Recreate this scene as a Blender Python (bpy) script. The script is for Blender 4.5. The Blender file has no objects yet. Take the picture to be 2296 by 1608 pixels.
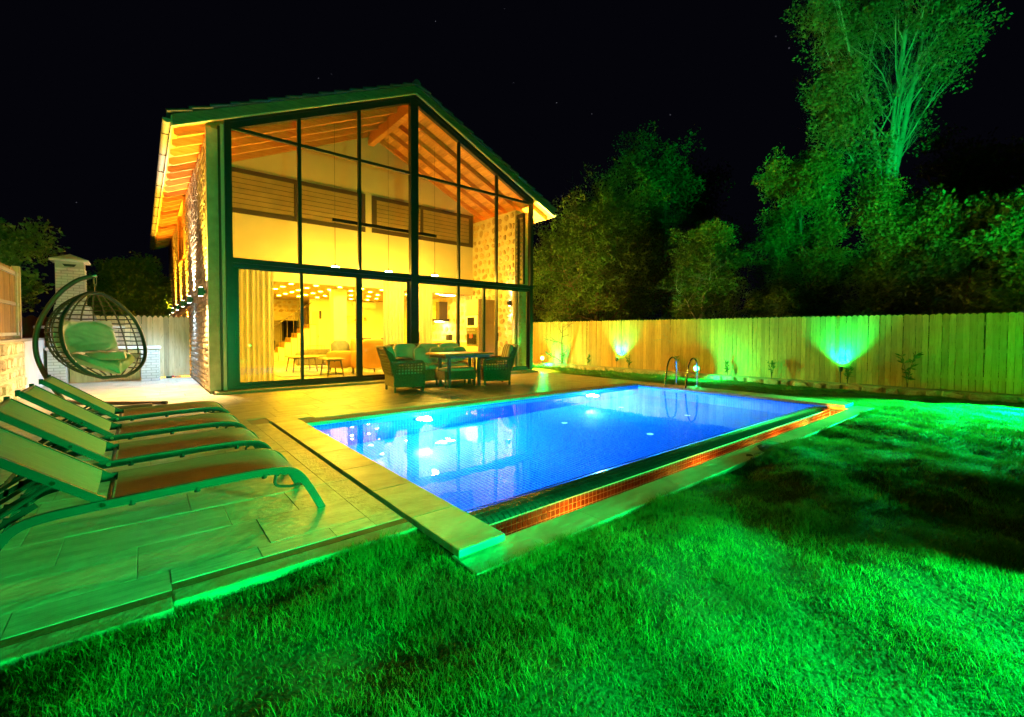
import bpy, bmesh, math, random
import numpy as np
from mathutils import Vector, Matrix
R = math.radians
rnd = random.Random(7)
sc = bpy.context.scene
COL = sc.collection

# ------------------------------------------------------------------ camera
cam_d = bpy.data.cameras.new('camera'); cam = bpy.data.objects.new('camera', cam_d); COL.objects.link(cam)
CAM = Vector((-1.335, -10.631, 1.24))
yaw, pit, roll = R(39.743), R(-1.634), R(0.218)
F = Vector((math.sin(yaw)*math.cos(pit), math.cos(yaw)*math.cos(pit), math.sin(pit)))
Rt = Vector((math.cos(yaw), -math.sin(yaw), 0)); Up = Rt.cross(F)
R2 = Rt*math.cos(roll)+Up*math.sin(roll); U2 = Up*math.cos(roll)-Rt*math.sin(roll)
cam.matrix_world = Matrix(((R2.x, U2.x, -F.x, CAM.x), (R2.y, U2.y, -F.y, CAM.y), (R2.z, U2.z, -F.z, CAM.z), (0, 0, 0, 1)))
cam_d.sensor_width = 36; cam_d.sensor_fit = 'HORIZONTAL'; cam_d.lens = 36*999.1/2296; cam_d.shift_y = -0.01262
cam_d.clip_start = .05; cam_d.clip_end = 1000
sc.camera = cam
# ------------------------------------------------------------------ world, exposure, sampling
w = bpy.data.worlds.new('World'); sc.world = w; w.use_nodes = True
nt = w.node_tree; bg = nt.nodes['Background']
tc = nt.nodes.new('ShaderNodeTexCoord'); vo = nt.nodes.new('ShaderNodeTexVoronoi'); vo.inputs['Scale'].default_value = 55
lt = nt.nodes.new('ShaderNodeMath'); lt.operation = 'LESS_THAN'; lt.inputs[1].default_value = .035
se = nt.nodes.new('ShaderNodeSeparateColor')
gt = nt.nodes.new('ShaderNodeMath'); gt.operation = 'GREATER_THAN'; gt.inputs[1].default_value = .8
mu = nt.nodes.new('ShaderNodeMath'); mu.operation = 'MULTIPLY'
ml = nt.nodes.new('ShaderNodeMath'); ml.operation = 'MULTIPLY_ADD'; ml.inputs[1].default_value = .05; ml.inputs[2].default_value = 1.0
nt.links.new(tc.outputs['Generated'], vo.inputs['Vector']); nt.links.new(vo.outputs['Distance'], lt.inputs[0])
nt.links.new(vo.outputs['Color'], se.inputs[0]); nt.links.new(se.outputs[0], gt.inputs[0])
nt.links.new(lt.outputs[0], mu.inputs[0]); nt.links.new(gt.outputs[0], mu.inputs[1])
mx = nt.nodes.new('ShaderNodeMix'); mx.data_type = 'RGBA'
mx.inputs[6].default_value = (.0002, .0002, .00045, 1); mx.inputs[7].default_value = (.03, .03, .036, 1)
nt.links.new(mu.outputs[0], mx.inputs[0]); nt.links.new(mx.outputs[2], bg.inputs['Color']); bg.inputs['Strength'].default_value = 1.0
vs = sc.view_settings; vs.view_transform = 'Standard'; vs.look = 'None'; vs.exposure = 2.6; vs.gamma = 1; vs.use_curve_mapping = False
sc.render.engine = 'CYCLES'
cy = sc.cycles; cy.use_denoising = True; cy.max_bounces = 7; cy.diffuse_bounces = 4; cy.glossy_bounces = 4; cy.transmission_bounces = 6
cy.transparent_max_bounces = 14; cy.sample_clamp_indirect = 4; cy.caustics_reflective = False; cy.caustics_refractive = False
cy.use_light_tree = True

# lamp powers and colours (used by each lamp's own builder)
GREEN = (0.0, 1.0, .14); WARM = (1.0, .48, .02); WHITEWARM = (1.0, .72, .40); BLUEW = (.45, .70, 1.0); AQUA = (.10, .62, 1.0); AMBER = (1.0, .22, .01); GOLD = (1.0, .60, .05)

# ------------------------------------------------------------------ materials
M = {}
def nn(nt, t, **k):
    n = nt.nodes.new(t)
    for a, b in k.items(): setattr(n, a, b)
    return n
def mat(name, c1, c2=None, scale=4., rough=.6, bump=0., bscale=None, metal=0., rand=0., stretch=(1, 1, 1), detail=5, spots=None, spec=.5, trans=0., c3=None):
    """principled material: two colours mixed by noise, optional knots/stains (spots), per-object value change (rand)"""
    m = bpy.data.materials.new(name); m.use_nodes = True; M[name] = m
    nt = m.node_tree; b = nt.nodes['Principled BSDF']; L = nt.links.new
    b.inputs['Roughness'].default_value = rough; b.inputs['Metallic'].default_value = metal; b.inputs['Specular IOR Level'].default_value = spec
    t = nn(nt, 'ShaderNodeTexCoord'); mp = nn(nt, 'ShaderNodeMapping'); mp.inputs['Scale'].default_value = stretch
    L(t.outputs['Object'], mp.inputs[0]); vec = mp.outputs[0]
    oi = nn(nt, 'ShaderNodeObjectInfo')
    if rand:
        ad = nn(nt, 'ShaderNodeVectorMath', operation='MULTIPLY_ADD'); ad.inputs[1].default_value = (1, 1, 1)
        cb = nn(nt, 'ShaderNodeCombineXYZ'); ms = nn(nt, 'ShaderNodeMath', operation='MULTIPLY'); ms.inputs[1].default_value = 37.
        L(oi.outputs['Random'], ms.inputs[0])
        for i in range(3): L(ms.outputs[0], cb.inputs[i])
        L(vec, ad.inputs[0]); L(cb.outputs[0], ad.inputs[2]); vec = ad.outputs[0]
    col = None
    n1 = nn(nt, 'ShaderNodeTexNoise'); n1.inputs['Scale'].default_value = scale; n1.inputs['Detail'].default_value = detail; L(vec, n1.inputs['Vector'])
    if c2:
        cr = nn(nt, 'ShaderNodeValToRGB'); e = cr.color_ramp.elements
        e[0].position = .33; e[1].position = .67; e[0].color = (*c1, 1); e[1].color = (*c2, 1)
        if c3: x = cr.color_ramp.elements.new(.5); x.color = (*c3, 1)
        L(n1.outputs['Fac'], cr.inputs[0]); col = cr.outputs[0]
    else:
        rg = nn(nt, 'ShaderNodeRGB'); rg.outputs[0].default_value = (*c1, 1); col = rg.outputs[0]
    if spots:
        sc_, th, scol, st = spots
        mp2 = nn(nt, 'ShaderNodeMapping'); mp2.inputs['Scale'].default_value = st; L(vec if rand else t.outputs['Object'], mp2.inputs[0])
        v = nn(nt, 'ShaderNodeTexVoronoi'); v.inputs['Scale'].default_value = sc_; L(mp2.outputs[0], v.inputs['Vector'])
        cr2 = nn(nt, 'ShaderNodeValToRGB'); cr2.color_ramp.elements[0].position = th*.5; cr2.color_ramp.elements[1].position = th
        cr2.color_ramp.elements[0].color = (1, 1, 1, 1); cr2.color_ramp.elements[1].color = (0, 0, 0, 1)
        L(v.outputs['Distance'], cr2.inputs[0])
        mm = nn(nt, 'ShaderNodeMix', data_type='RGBA'); L(cr2.outputs[0], mm.inputs[0]); L(col, mm.inputs[6]); mm.inputs[7].default_value = (*scol, 1); col = mm.outputs[2]
    if rand:
        hs = nn(nt, 'ShaderNodeHueSaturation'); mr = nn(nt, 'ShaderNodeMapRange'); mr.inputs[3].default_value = 1-rand; mr.inputs[4].default_value = 1+rand
        L(oi.outputs['Random'], mr.inputs[0]); L(mr.outputs[0], hs.inputs['Value']); L(col, hs.inputs['Color']); col = hs.outputs[0]
    L(col, b.inputs['Base Color'])
    if bump:
        n2 = nn(nt, 'ShaderNodeTexNoise'); n2.inputs['Scale'].default_value = bscale or scale*4; n2.inputs['Detail'].default_value = 6; L(vec, n2.inputs['Vector'])
        bp = nn(nt, 'ShaderNodeBump'); bp.inputs['Strength'].default_value = bump; bp.inputs['Distance'].default_value = .02
        L(n2.outputs['Fac'], bp.inputs['Height']); L(bp.outputs[0], b.inputs['Normal'])
        rr = nn(nt, 'ShaderNodeMapRange'); rr.inputs[3].default_value = max(.02, rough-.15); rr.inputs[4].default_value = min(1, rough+.15)
        L(n2.outputs['Fac'], rr.inputs[0]); L(rr.outputs[0], b.inputs['Roughness'])
    if trans:
        tb = nn(nt, 'ShaderNodeBsdfTranslucent'); L(col, tb.inputs['Color']); ms = nn(nt, 'ShaderNodeMixShader'); ms.inputs[0].default_value = trans
        L(b.outputs[0], ms.inputs[1]); L(tb.outputs[0], ms.inputs[2]); L(ms.outputs[0], nt.nodes['Material Output'].inputs[0])
    return m
def emit(name, c, s):
    m = bpy.data.materials.new(name); m.use_nodes = True; M[name] = m; nt = m.node_tree; nt.nodes.clear()
    e = nn(nt, 'ShaderNodeEmission'); e.inputs[0].default_value = (*c, 1); e.inputs[1].default_value = s
    o = nn(nt, 'ShaderNodeOutputMaterial'); nt.links.new(e.outputs[0], o.inputs[0]); return m

PINE = dict(scale=3, rough=.55, bump=.2, bscale=20, rand=.26)
mat('fence_pine', (.50, .30, .11), (.64, .41, .17), stretch=(9, 9, .9), spots=(3.6, .20, (.13, .06, .02), (2.2, 2.2, 1)), **PINE)
mat('back_pine', (.60, .45, .27), (.72, .57, .36), stretch=(9, 9, .9), spots=(3.2, .15, (.2, .11, .05), (2.2, 2.2, 1)), **PINE)
mat('rafter_pine', (.48, .19, .05), (.62, .29, .09), stretch=(.9, 9, 9), spots=(2.6, .13, (.18, .07, .02), (1, 2, 2)), **PINE)
mat('plank_pine', (.56, .26, .065), (.70, .37, .12), stretch=(8, .8, 8), spots=(2.6, .1, (.2, .08, .03), (2, .8, 2)), **PINE)
mat('verge_wood', (.17, .135, .09), (.26, .21, .14), stretch=(1, 8, 8), scale=4, rough=.6, bump=.25, bscale=18, spots=(4, .12, (.1, .06, .03), (1, 2, 2)))
mat('red_wood', (.17, .045, .018), (.24, .07, .03), stretch=(8, 8, 1), scale=3, rough=.6, bump=.2)
mat('pale_rail', (.62, .55, .46), (.72, .66, .57), stretch=(1, 1, 8), scale=3, rough=.6)
mat('anthracite', (.020, .024, .027), (.028, .032, .036), scale=8, rough=.34, bump=.03, bscale=60)
mat('roof_clay', (.055, .060, .062), (.085, .09, .092), scale=6, rough=.6, bump=.3, rand=.2)
mat('gutter_metal', (.42, .40, .38), (.50, .48, .46), scale=10, rough=.4, metal=.5)
mat('plaster', (.40, .36, .27), (.52, .47, .36), scale=6, rough=.85, bump=.4, bscale=22)
mat('brown_trim', (.05, .036, .028), None, rough=.5)
mat('cream_trim', (.55, .5, .42), (.6, .55, .47), scale=9, rough=.55)
mat('cream_wall', (.50, .43, .31), (.55, .48, .36), scale=1.2, rough=.8, bump=.06, bscale=40)
mat('white_wall', (.58, .56, .50), (.63, .61, .55), scale=1.5, rough=.8, bump=.05, bscale=40)
mat('ceiling_paint', (.36, .27, .13), (.40, .30, .16), scale=1.5, rough=.8)
mat('mortar', (.36, .30, .22), (.46, .39, .29), scale=8, rough=.9, bump=.7, bscale=30)
mat('mortar_light', (.50, .41, .26), (.58, .49, .33), scale=8, rough=.9, bump=.6, bscale=25)
mat('side_stone', (.42, .31, .19), (.62, .52, .38), scale=7, rough=.85, bump=.9, bscale=18, rand=.3)
mat('inner_stone', (.34, .22, .095), (.54, .39, .18), scale=6, rough=.8, bump=.7, bscale=25, rand=.28, c3=(.48, .34, .16))
mat('field_stone', (.40, .30, .19), (.64, .56, .44), scale=5, rough=.85, bump=.8, bscale=18, rand=.25, c3=(.55, .46, .34))
mat('travertine', (.38, .32, .22), (.62, .55, .43), scale=2.2, rough=.36, bump=.5, bscale=9, rand=.10, stretch=(1, 2.2, 1), c3=(.52, .45, .34), spots=(22, .10, (.4, .33, .24), (1, 3, 1)))
mat('terracotta', (.26, .075, .025), (.34, .11, .04), scale=9, rough=.7, bump=.4, bscale=40)
mat('travertine_edge', (.36, .26, .15), (.5, .4, .27), scale=9, rough=.7, bump=.6, bscale=40, stretch=(1, 1, 5))
mat('grout', (.36, .32, .26), None, rough=.9)
mat('floor_tile', (.42, .36, .26), (.48, .42, .31), scale=1.2, rough=.22, bump=.02)
mat('soil', (.035, .028, .018), (.05, .042, .025), scale=5, rough=.95, bump=.8)
mat('lawn_base', (.018, .05, .010), (.05, .085, .016), scale=3, rough=.95, bump=.9, bscale=40, c3=(.03, .06, .012))
mat('grass_blade', (.085, .12, .02), (.15, .27, .04), scale=2.6, rough=.55, spec=.3, trans=.25, detail=9, c3=(.075, .21, .024))
mat('leaf_dark', (.05, .10, .025), (.09, .16, .04), scale=1.1, rough=.55, spec=.3, trans=.3, detail=8)
mat('leaf_mid', (.055, .14, .022), (.12, .25, .045), scale=1.3, rough=.5, spec=.35, trans=.35, detail=8)
mat('leaf_pale', (.09, .15, .045), (.16, .23, .08), scale=1.3, rough=.5, spec=.35, trans=.35, detail=8)
mat('bark_pale', (.30, .27, .21), (.48, .45, .37), scale=4, rough=.8, bump=.5, stretch=(1, 1, .4))
mat('bark', (.10, .07, .05), (.17, .12, .08), scale=5, rough=.9, bump=.8, stretch=(1, 1, .3))
mat('steel', (.62, .64, .66), None, rough=.13, metal=1)
mat('lounger_metal', (.03, .034, .036), (.038, .042, .044), scale=12, rough=.42, bump=.05, bscale=120)
mat('rope', (.085, .06, .03), (.13, .095, .05), scale=40, rough=.7, bump=.4, bscale=120)
mat('stand_brown', (.09, .045, .03), (.12, .06, .04), scale=8, rough=.38)
mat('cushion_grey', (.52, .52, .50), (.60, .60, .58), scale=7, rough=.85, bump=.25, bscale=160)
mat('cushion_stripe', (.55, .47, .36), (.6, .52, .4), scale=7, rough=.85, bump=.25, bscale=160)
mat('stripe_dark', (.16, .13, .1), None, rough=.85, bump=.2, bscale=160)
mat('sofa_grey', (.16, .14, .12), (.21, .19, .16), scale=9, rough=.85, bump=.3, bscale=120)
mat('cushion_olive', (.17, .2, .13), (.22, .25, .17), scale=9, rough=.85, bump=.3, bscale=120)
mat('mustard', (.62, .30, .04), (.70, .36, .06), scale=6, rough=.75, bump=.2, bscale=120)
mat('table_dark', (.10, .075, .06), (.14, .11, .085), scale=5, rough=.4, stretch=(1, 6, 1))
mat('table_wood', (.30, .16, .07), (.42, .24, .11), scale=4, rough=.35, stretch=(1, 9, 1), bump=.1)
mat('rug_blue', (.20, .27, .34), (.30, .37, .43), scale=9, rough=.95, bump=.5, bscale=90)
mat('black_plastic', (.015, .015, .017), None, rough=.4)
mat('cabinet_brown', (.30, .19, .09), (.35, .23, .115), scale=3, rough=.4, stretch=(6, 6, 1))
mat('cabinet_front', (.56, .43, .22), (.6, .47, .25), scale=3, rough=.35)
mat('dark_glass', (.02, .02, .022), None, rough=.08)
mat('white_gloss', (.82, .8, .76), None, rough=.3)
mat('oak', (.44, .26, .10), (.55, .34, .14), scale=4, rough=.45, stretch=(1, 8, 1))
mat('white_brick', (.72, .71, .68), (.80, .79, .76), scale=9, rough=.75, bump=.5, bscale=30, rand=.06)
mat('brick_joint', (.46, .45, .41), (.52, .51, .47), scale=9, rough=.9)
mat('white_render', (.74, .72, .67), (.80, .78, .73), scale=4, rough=.85, bump=.3, bscale=30)
mat('concrete', (.40, .38, .34), (.5, .48, .43), scale=5, rough=.85, bump=.5)
mat('blind_slat', (.23, .17, .08), (.27, .20, .10), scale=4, rough=.7)
mat('blind_gap', (.07, .05, .025), None, rough=.7)
mat('picture_art', (.72, .60, .40), (.35, .12, .05), scale=7, rough=.7, c3=(.65, .5, .3))
mat('paper_blue', (.35, .5, .6), None, rough=.5)
mat('red_plastic', (.5, .03, .02), None, rough=.4)
mat('trough_tile', (.030, .034, .045), (.055, .055, .065), scale=9, rough=.12, rand=.25, bump=.03)
mat('trough_amber_lit', (.17, .055, .035), (.26, .09, .05), scale=9, rough=.14, rand=.3)  # the dark trough mosaic again, with the amber lamps' red light put into its colour
mat('pool_tile', (.004, .09, .42), (.008, .17, .58), scale=40, rough=.15, detail=1, c3=(.006, .12, .5))
mat('pool_grout', (.04, .30, .55), None, rough=.7)
mat('pool_step', (.6, .65, .7), None, rough=.4)
def curtain_mat():
    m = mat('curtain_sheer', (.60, .55, .43), (.72, .66, .53), scale=3, rough=.9, trans=.45, stretch=(1, 1, .1))
    return m
curtain_mat()
def sling_mat():
    m = mat('sling_mesh', (.38, .235, .19), (.49, .32, .26), scale=14, rough=.75, stretch=(1, 14, 1), detail=8)
    nt = m.node_tree; b = nt.nodes['Principled BSDF']; t = nn(nt, 'ShaderNodeTexCoord'); L = nt.links.new
    wv = [nn(nt, 'ShaderNodeTexWave') for _ in range(2)]
    for k, x in enumerate(wv):
        x.bands_direction = 'XY'[k]; x.inputs['Scale'].default_value = 90; L(t.outputs['Object'], x.inputs['Vector'])
    a = nn(nt, 'ShaderNodeMath', operation='MAXIMUM'); L(wv[0].outputs['Fac'], a.inputs[0]); L(wv[1].outputs['Fac'], a.inputs[1])
    bp = nn(nt, 'ShaderNodeBump'); bp.inputs['Strength'].default_value = .4; bp.inputs['Distance'].default_value = .004; L(a.outputs[0], bp.inputs['Height']); L(bp.outputs[0], b.inputs['Normal'])
sling_mat()
def wicker_mat():
    m = mat('wicker', (.20, .14, .075), (.32, .23, .13), scale=30, rough=.5)
    nt = m.node_tree; b = nt.nodes['Principled BSDF']; t = nn(nt, 'ShaderNodeTexCoord'); L = nt.links.new
    br = nn(nt, 'ShaderNodeTexChecker'); br.inputs['Scale'].default_value = 60; L(t.outputs['Object'], br.inputs['Vector'])
    wv = nn(nt, 'ShaderNodeTexWave'); wv.bands_direction = 'Z'; wv.inputs['Scale'].default_value = 26; L(t.outputs['Object'], wv.inputs['Vector'])
    a = nn(nt, 'ShaderNodeMath', operation='ADD'); L(br.outputs['Fac'], a.inputs[0]); L(wv.outputs['Fac'], a.inputs[1])
    bp = nn(nt, 'ShaderNodeBump'); bp.inputs['Strength'].default_value = .8; bp.inputs['Distance'].default_value = .006; L(a.outputs[0], bp.inputs['Height']); L(bp.outputs[0], b.inputs['Normal'])
wicker_mat()
def glass_mat():
    m = bpy.data.materials.new('pane_glass'); m.use_nodes = True; M['pane_glass'] = m; nt = m.node_tree; nt.nodes.clear(); L = nt.links.new
    tr = nn(nt, 'ShaderNodeBsdfTransparent'); tr.inputs[0].default_value = (.95, .97, .95, 1)
    gl = nn(nt, 'ShaderNodeBsdfGlossy'); gl.inputs['Roughness'].default_value = .01
    lw = nn(nt, 'ShaderNodeLayerWeight'); lw.inputs['Blend'].default_value = .5
    p = nn(nt, 'ShaderNodeMath', operation='POWER'); p.inputs[1].default_value = 4.
    a = nn(nt, 'ShaderNodeMath', operation='MULTIPLY_ADD'); a.inputs[1].default_value = .7; a.inputs[2].default_value = .06
    L(lw.outputs['Facing'], p.inputs[0]); L(p.outputs[0], a.inputs[0])
    mx = nn(nt, 'ShaderNodeMixShader'); L(a.outputs[0], mx.inputs[0]); L(tr.outputs[0], mx.inputs[1]); L(gl.outputs[0], mx.inputs[2])
    o = nn(nt, 'ShaderNodeOutputMaterial'); L(mx.outputs[0], o.inputs[0])
glass_mat()
def water_mat():
    m = bpy.data.materials.new('pool_water'); m.use_nodes = True; M['pool_water'] = m; nt = m.node_tree; nt.nodes.clear(); L = nt.links.new
    g = nn(nt, 'ShaderNodeBsdfGlass'); g.inputs['IOR'].default_value = 1.33; g.inputs['Roughness'].default_value = .0; g.inputs['Color'].default_value = (.86, .95, 1, 1)
    t = nn(nt, 'ShaderNodeTexCoord'); n = nn(nt, 'ShaderNodeTexNoise'); n.inputs['Scale'].default_value = 2.2; n.inputs['Detail'].default_value = 2; L(t.outputs['Object'], n.inputs['Vector'])
    bp = nn(nt, 'ShaderNodeBump'); bp.inputs['Strength'].default_value = .10; bp.inputs['Distance'].default_value = .02; L(n.outputs['Fac'], bp.inputs['Height']); L(bp.outputs[0], g.inputs['Normal'])
    o = nn(nt, 'ShaderNodeOutputMaterial'); L(g.outputs[0], o.inputs[0])
water_mat()
emit('spot_glow', (1, .53, .010), 165.); emit('pendant_glow', (1, .72, .25), 40.); emit('white_glow', (1, .78, .35), 22.); emit('green_glow', (.02, 1, .06), 16.)
emit('aqua_glow', (.5, .9, 1), 130.); emit('wall_glow', (1, .8, .5), 9.); emit('blue_glow', (.4, .75, 1), 12.); emit('amber_glow', AMBER, 25.)

# ------------------------------------------------------------------ mesh builder
class MB:
    def __init__(s): s.v = []; s.f = []
    def add(s, vs, fs):
        o = len(s.v); s.v += [tuple(p) for p in vs]; s.f += [tuple(i+o for i in f) for f in fs]
    def box(s, x0, x1, y0, y1, z0, z1):
        s.add([(x0, y0, z0), (x1, y0, z0), (x1, y1, z0), (x0, y1, z0), (x0, y0, z1), (x1, y0, z1), (x1, y1, z1), (x0, y1, z1)],
              [(0, 3, 2, 1), (4, 5, 6, 7), (0, 1, 5, 4), (1, 2, 6, 5), (2, 3, 7, 6), (3, 0, 4, 7)]); return s
    def bbox(s, x0, x1, y0, y1, z0, z1, b=.01):
        """box with chamfered edges"""
        b = min(b, (x1-x0)*.45, (y1-y0)*.45, (z1-z0)*.45)
        bm = bmesh.new(); bmesh.ops.create_cube(bm, size=1)
        for v in bm.verts: v.co = Vector(((x0+x1)/2+v.co.x*(x1-x0), (y0+y1)/2+v.co.y*(y1-y0), (z0+z1)/2+v.co.z*(z1-z0)))
        bmesh.ops.bevel(bm, geom=list(bm.edges), offset=b, segments=2, affect='EDGES', profile=.6)
        bm.verts.index_update(); s.add([tuple(v.co) for v in bm.verts], [[v.index for v in f.verts] for f in bm.faces]); bm.free(); return s
    def bar(s, a, b, wd, ht, up=(0, 0, 1)):
        """rectangular bar from a to b"""
        a = Vector(a); b = Vector(b); d = (b-a).normalized(); u = Vector(up); r = d.cross(u).normalized(); u = r.cross(d)
        r *= wd/2; u *= ht/2
        s.add([a-r-u, a+r-u, a+r+u, a-r+u, b-r-u, b+r-u, b+r+u, b-r+u], [(0, 1, 2, 3), (7, 6, 5, 4), (0, 4, 5, 1), (1, 5, 6, 2), (2, 6, 7, 3), (3, 7, 4, 0)]); return s
    def tube(s, pts, r, n=8, closed=False, caps=True):
        pts = [Vector(p) for p in pts]; k = len(pts); rr = r if isinstance(r, (list, tuple)) else [r]*k; o = len(s.v); prev = None
        for i, p in enumerate(pts):
            d = (pts[(i+1) % k]-pts[i-1]) if closed else (pts[min(i+1, k-1)]-pts[max(i-1, 0)])
            d.normalize()
            if prev is None:
                u = Vector((0, 0, 1)) if abs(d.z) < .9 else Vector((1, 0, 0)); u = (u-d*u.dot(d)).normalized()
            else:
                u = (prev-d*prev.dot(d)); u = u.normalized() if u.length > 1e-6 else Vector((1, 0, 0))
            prev = u; wv = d.cross(u)
            for j in range(n):
                a = 2*math.pi*j/n; s.v.append(tuple(p+(u*math.cos(a)+wv*math.sin(a))*rr[i]))
        for i in range(k if closed else k-1):
            for j in range(n):
                s.f.append((o+i*n+j, o+i*n+(j+1) % n, o+((i+1) % k)*n+(j+1) % n, o+((i+1) % k)*n+j))
        if caps and not closed:
            s.f.append(tuple(o+j for j in range(n-1, -1, -1))); s.f.append(tuple(o+(k-1)*n+j for j in range(n)))
        return s
    def cyl(s, c, r, h, n=16, r2=None): return s.tube([c, (c[0], c[1], c[2]+h)], [r, r if r2 is None else r2], n)
    def prism(s, poly, axis, a, b):
        """extrude a 2-D polygon: axis 'y' -> (x,z) polygon, axis 'x' -> (y,z), axis 'z' -> (x,y)"""
        n = len(poly)
        f = {'y': lambda p, t: (p[0], t, p[1]), 'x': lambda p, t: (t, p[0], p[1]), 'z': lambda p, t: (p[0], p[1], t)}[axis]
        s.add([f(p, a) for p in poly]+[f(p, b) for p in poly], [tuple(range(n)), tuple(range(2*n-1, n-1, -1))]+[(i, (i+1) % n, n+(i+1) % n, n+i) for i in range(n)]); return s
    def grid(s, fn, nu, nv, thick=0, closed_u=False):
        o = len(s.v)
        for i in range(nu+1):
            for j in range(nv+1): s.v.append(tuple(fn(i/nu, j/nv)))
        for i in range(nu):
            for j in range(nv): a = o+i*(nv+1)+j; s.f.append((a, a+nv+1, a+nv+2, a+1))
        return s
    def xf(s, mtx):
        s.v = [tuple(mtx @ Vector(p)) for p in s.v]; return s
    def mesh(s, name, m, smooth=None):
        me = bpy.data.meshes.new(name); me.from_pydata(s.v, [], s.f); me.update()
        bm = bmesh.new(); bm.from_mesh(me); bmesh.ops.recalc_face_normals(bm, faces=bm.faces); bm.to_mesh(me); bm.free()
        if m: me.materials.append(M[m])
        if smooth:
            me.shade_smooth()
            if smooth < 179: me.set_sharp_from_angle(angle=R(smooth))
        return me
def tag(o, label=None, cat=None, group=None, kind=None):
    if label: o['label'] = label
    if cat: o['category'] = cat
    if group: o['group'] = group
    if kind: o['kind'] = kind
    return o
def obj(name, mb, m, parent=None, smooth=None, loc=None, **k):
    me = mb if isinstance(mb, bpy.types.Mesh) else mb.mesh(name, m, smooth)
    o = bpy.data.objects.new(name, me); COL.objects.link(o)
    if parent is not None: o.parent = parent
    if loc: o.location = loc
    return tag(o, **k)
def thing(name, label, cat, loc=(0, 0, 0), rz=0, group=None):
    o = bpy.data.objects.new(name, None); COL.objects.link(o); o.location = loc; o.rotation_euler = (0, 0, rz); o.empty_display_size = .1
    return tag(o, label, cat, group)
def dup(root, loc, rz, label, group=None):
    r = root.copy(); COL.objects.link(r); r.location = loc; r.rotation_euler = (0, 0, rz); r['label'] = label
    def rec(a, b):
        for ch in list(a.children):
            c = ch.copy(); COL.objects.link(c); c.parent = b; rec(ch, c)
    rec(root, r); return r
def arr_mesh(name, V, Fc, m, smooth=False):
    """numpy mesh: V (n,3), Fc (m,k) equal-size faces"""
    me = bpy.data.meshes.new(name); V = np.asarray(V, np.float32); Fc = np.asarray(Fc, np.int32); k = Fc.shape[1]
    me.vertices.add(len(V)); me.vertices.foreach_set('co', V.ravel()); me.loops.add(Fc.size); me.loops.foreach_set('vertex_index', Fc.ravel())
    me.polygons.add(len(Fc)); me.polygons.foreach_set('loop_start', np.arange(0, Fc.size, k, dtype=np.int32)); me.polygons.foreach_set('loop_total', np.full(len(Fc), k, np.int32))
    me.polygons.foreach_set('use_smooth', np.full(len(Fc), smooth)); me.update(calc_edges=True); me.validate()
    if m: me.materials.append(M[m])
    return me
def smoothpath(pts, n=6, closed=False):
    P = [Vector(p) for p in pts]; out = []; k = len(P)
    for i in range(k if closed else k-1):
        p0, p1, p2, p3 = (P[(i-1) % k], P[i], P[(i+1) % k], P[(i+2) % k]) if closed else (P[max(i-1, 0)], P[i], P[i+1], P[min(i+2, k-1)])
        for j in range(n):
            t = j/n; out.append(.5*((2*p1)+(p2-p0)*t+(2*p0-5*p1+4*p2-p3)*t*t+(3*p1-p0-3*p2+p3)*t**3))
    if not closed: out.append(P[-1])
    return out
def light(name, kind, loc, aim, power, col, parent=None, angle=60, blend=.3, size=.03):
    d = bpy.data.lights.new(name, kind); d.energy = power; d.color = col
    if kind in ('SPOT', 'POINT'): d.shadow_soft_size = size
    if kind == 'SPOT': d.spot_size = R(angle); d.spot_blend = blend
    o = bpy.data.objects.new(name, d); COL.objects.link(o)
    o.rotation_euler = Vector(aim).to_track_quat('-Z', 'Y').to_euler() if aim else (0, 0, 0)
    o.location = loc
    if parent is not None: o.parent = parent
    return o
# irregular stone: 24-triangle dome, unit size, lying on the x-y plane, height along +z
def stone_mesh(i, m):
    rnd_ = m == 'inner_stone'
    r = random.Random(i*13+len(m)); n = 8; q = MB(); out = []
    ang = [2*math.pi*(j+.6*(r.random()-.5))/n for j in range(n)]
    rad = [.5*(1+.0*0)/max(abs(math.cos(a)), abs(math.sin(a)))*(.80+.2*r.random()) if i % 2 and not rnd_ else .5*(.88+.22*r.random())*min(1.05 if rnd_ else 1.18, 1/max(abs(math.cos(a)), abs(math.sin(a)))) for a in ang]
    b = [(rad[j]*math.cos(ang[j]), rad[j]*math.sin(ang[j]), -.25) for j in range(n)]
    t = [(.80*rad[j]*math.cos(ang[j]), .80*rad[j]*math.sin(ang[j]), .68+.3*r.random()) for j in range(n)]
    q.add(b+t+[(.05*(r.random()-.5), .05*(r.random()-.5), .92+.2*r.random())], [(j, (j+1) % n, n+(j+1) % n, n+j) for j in range(n)]+[(n+j, n+(j+1) % n, 2*n) for j in range(n)])
    return q
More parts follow.
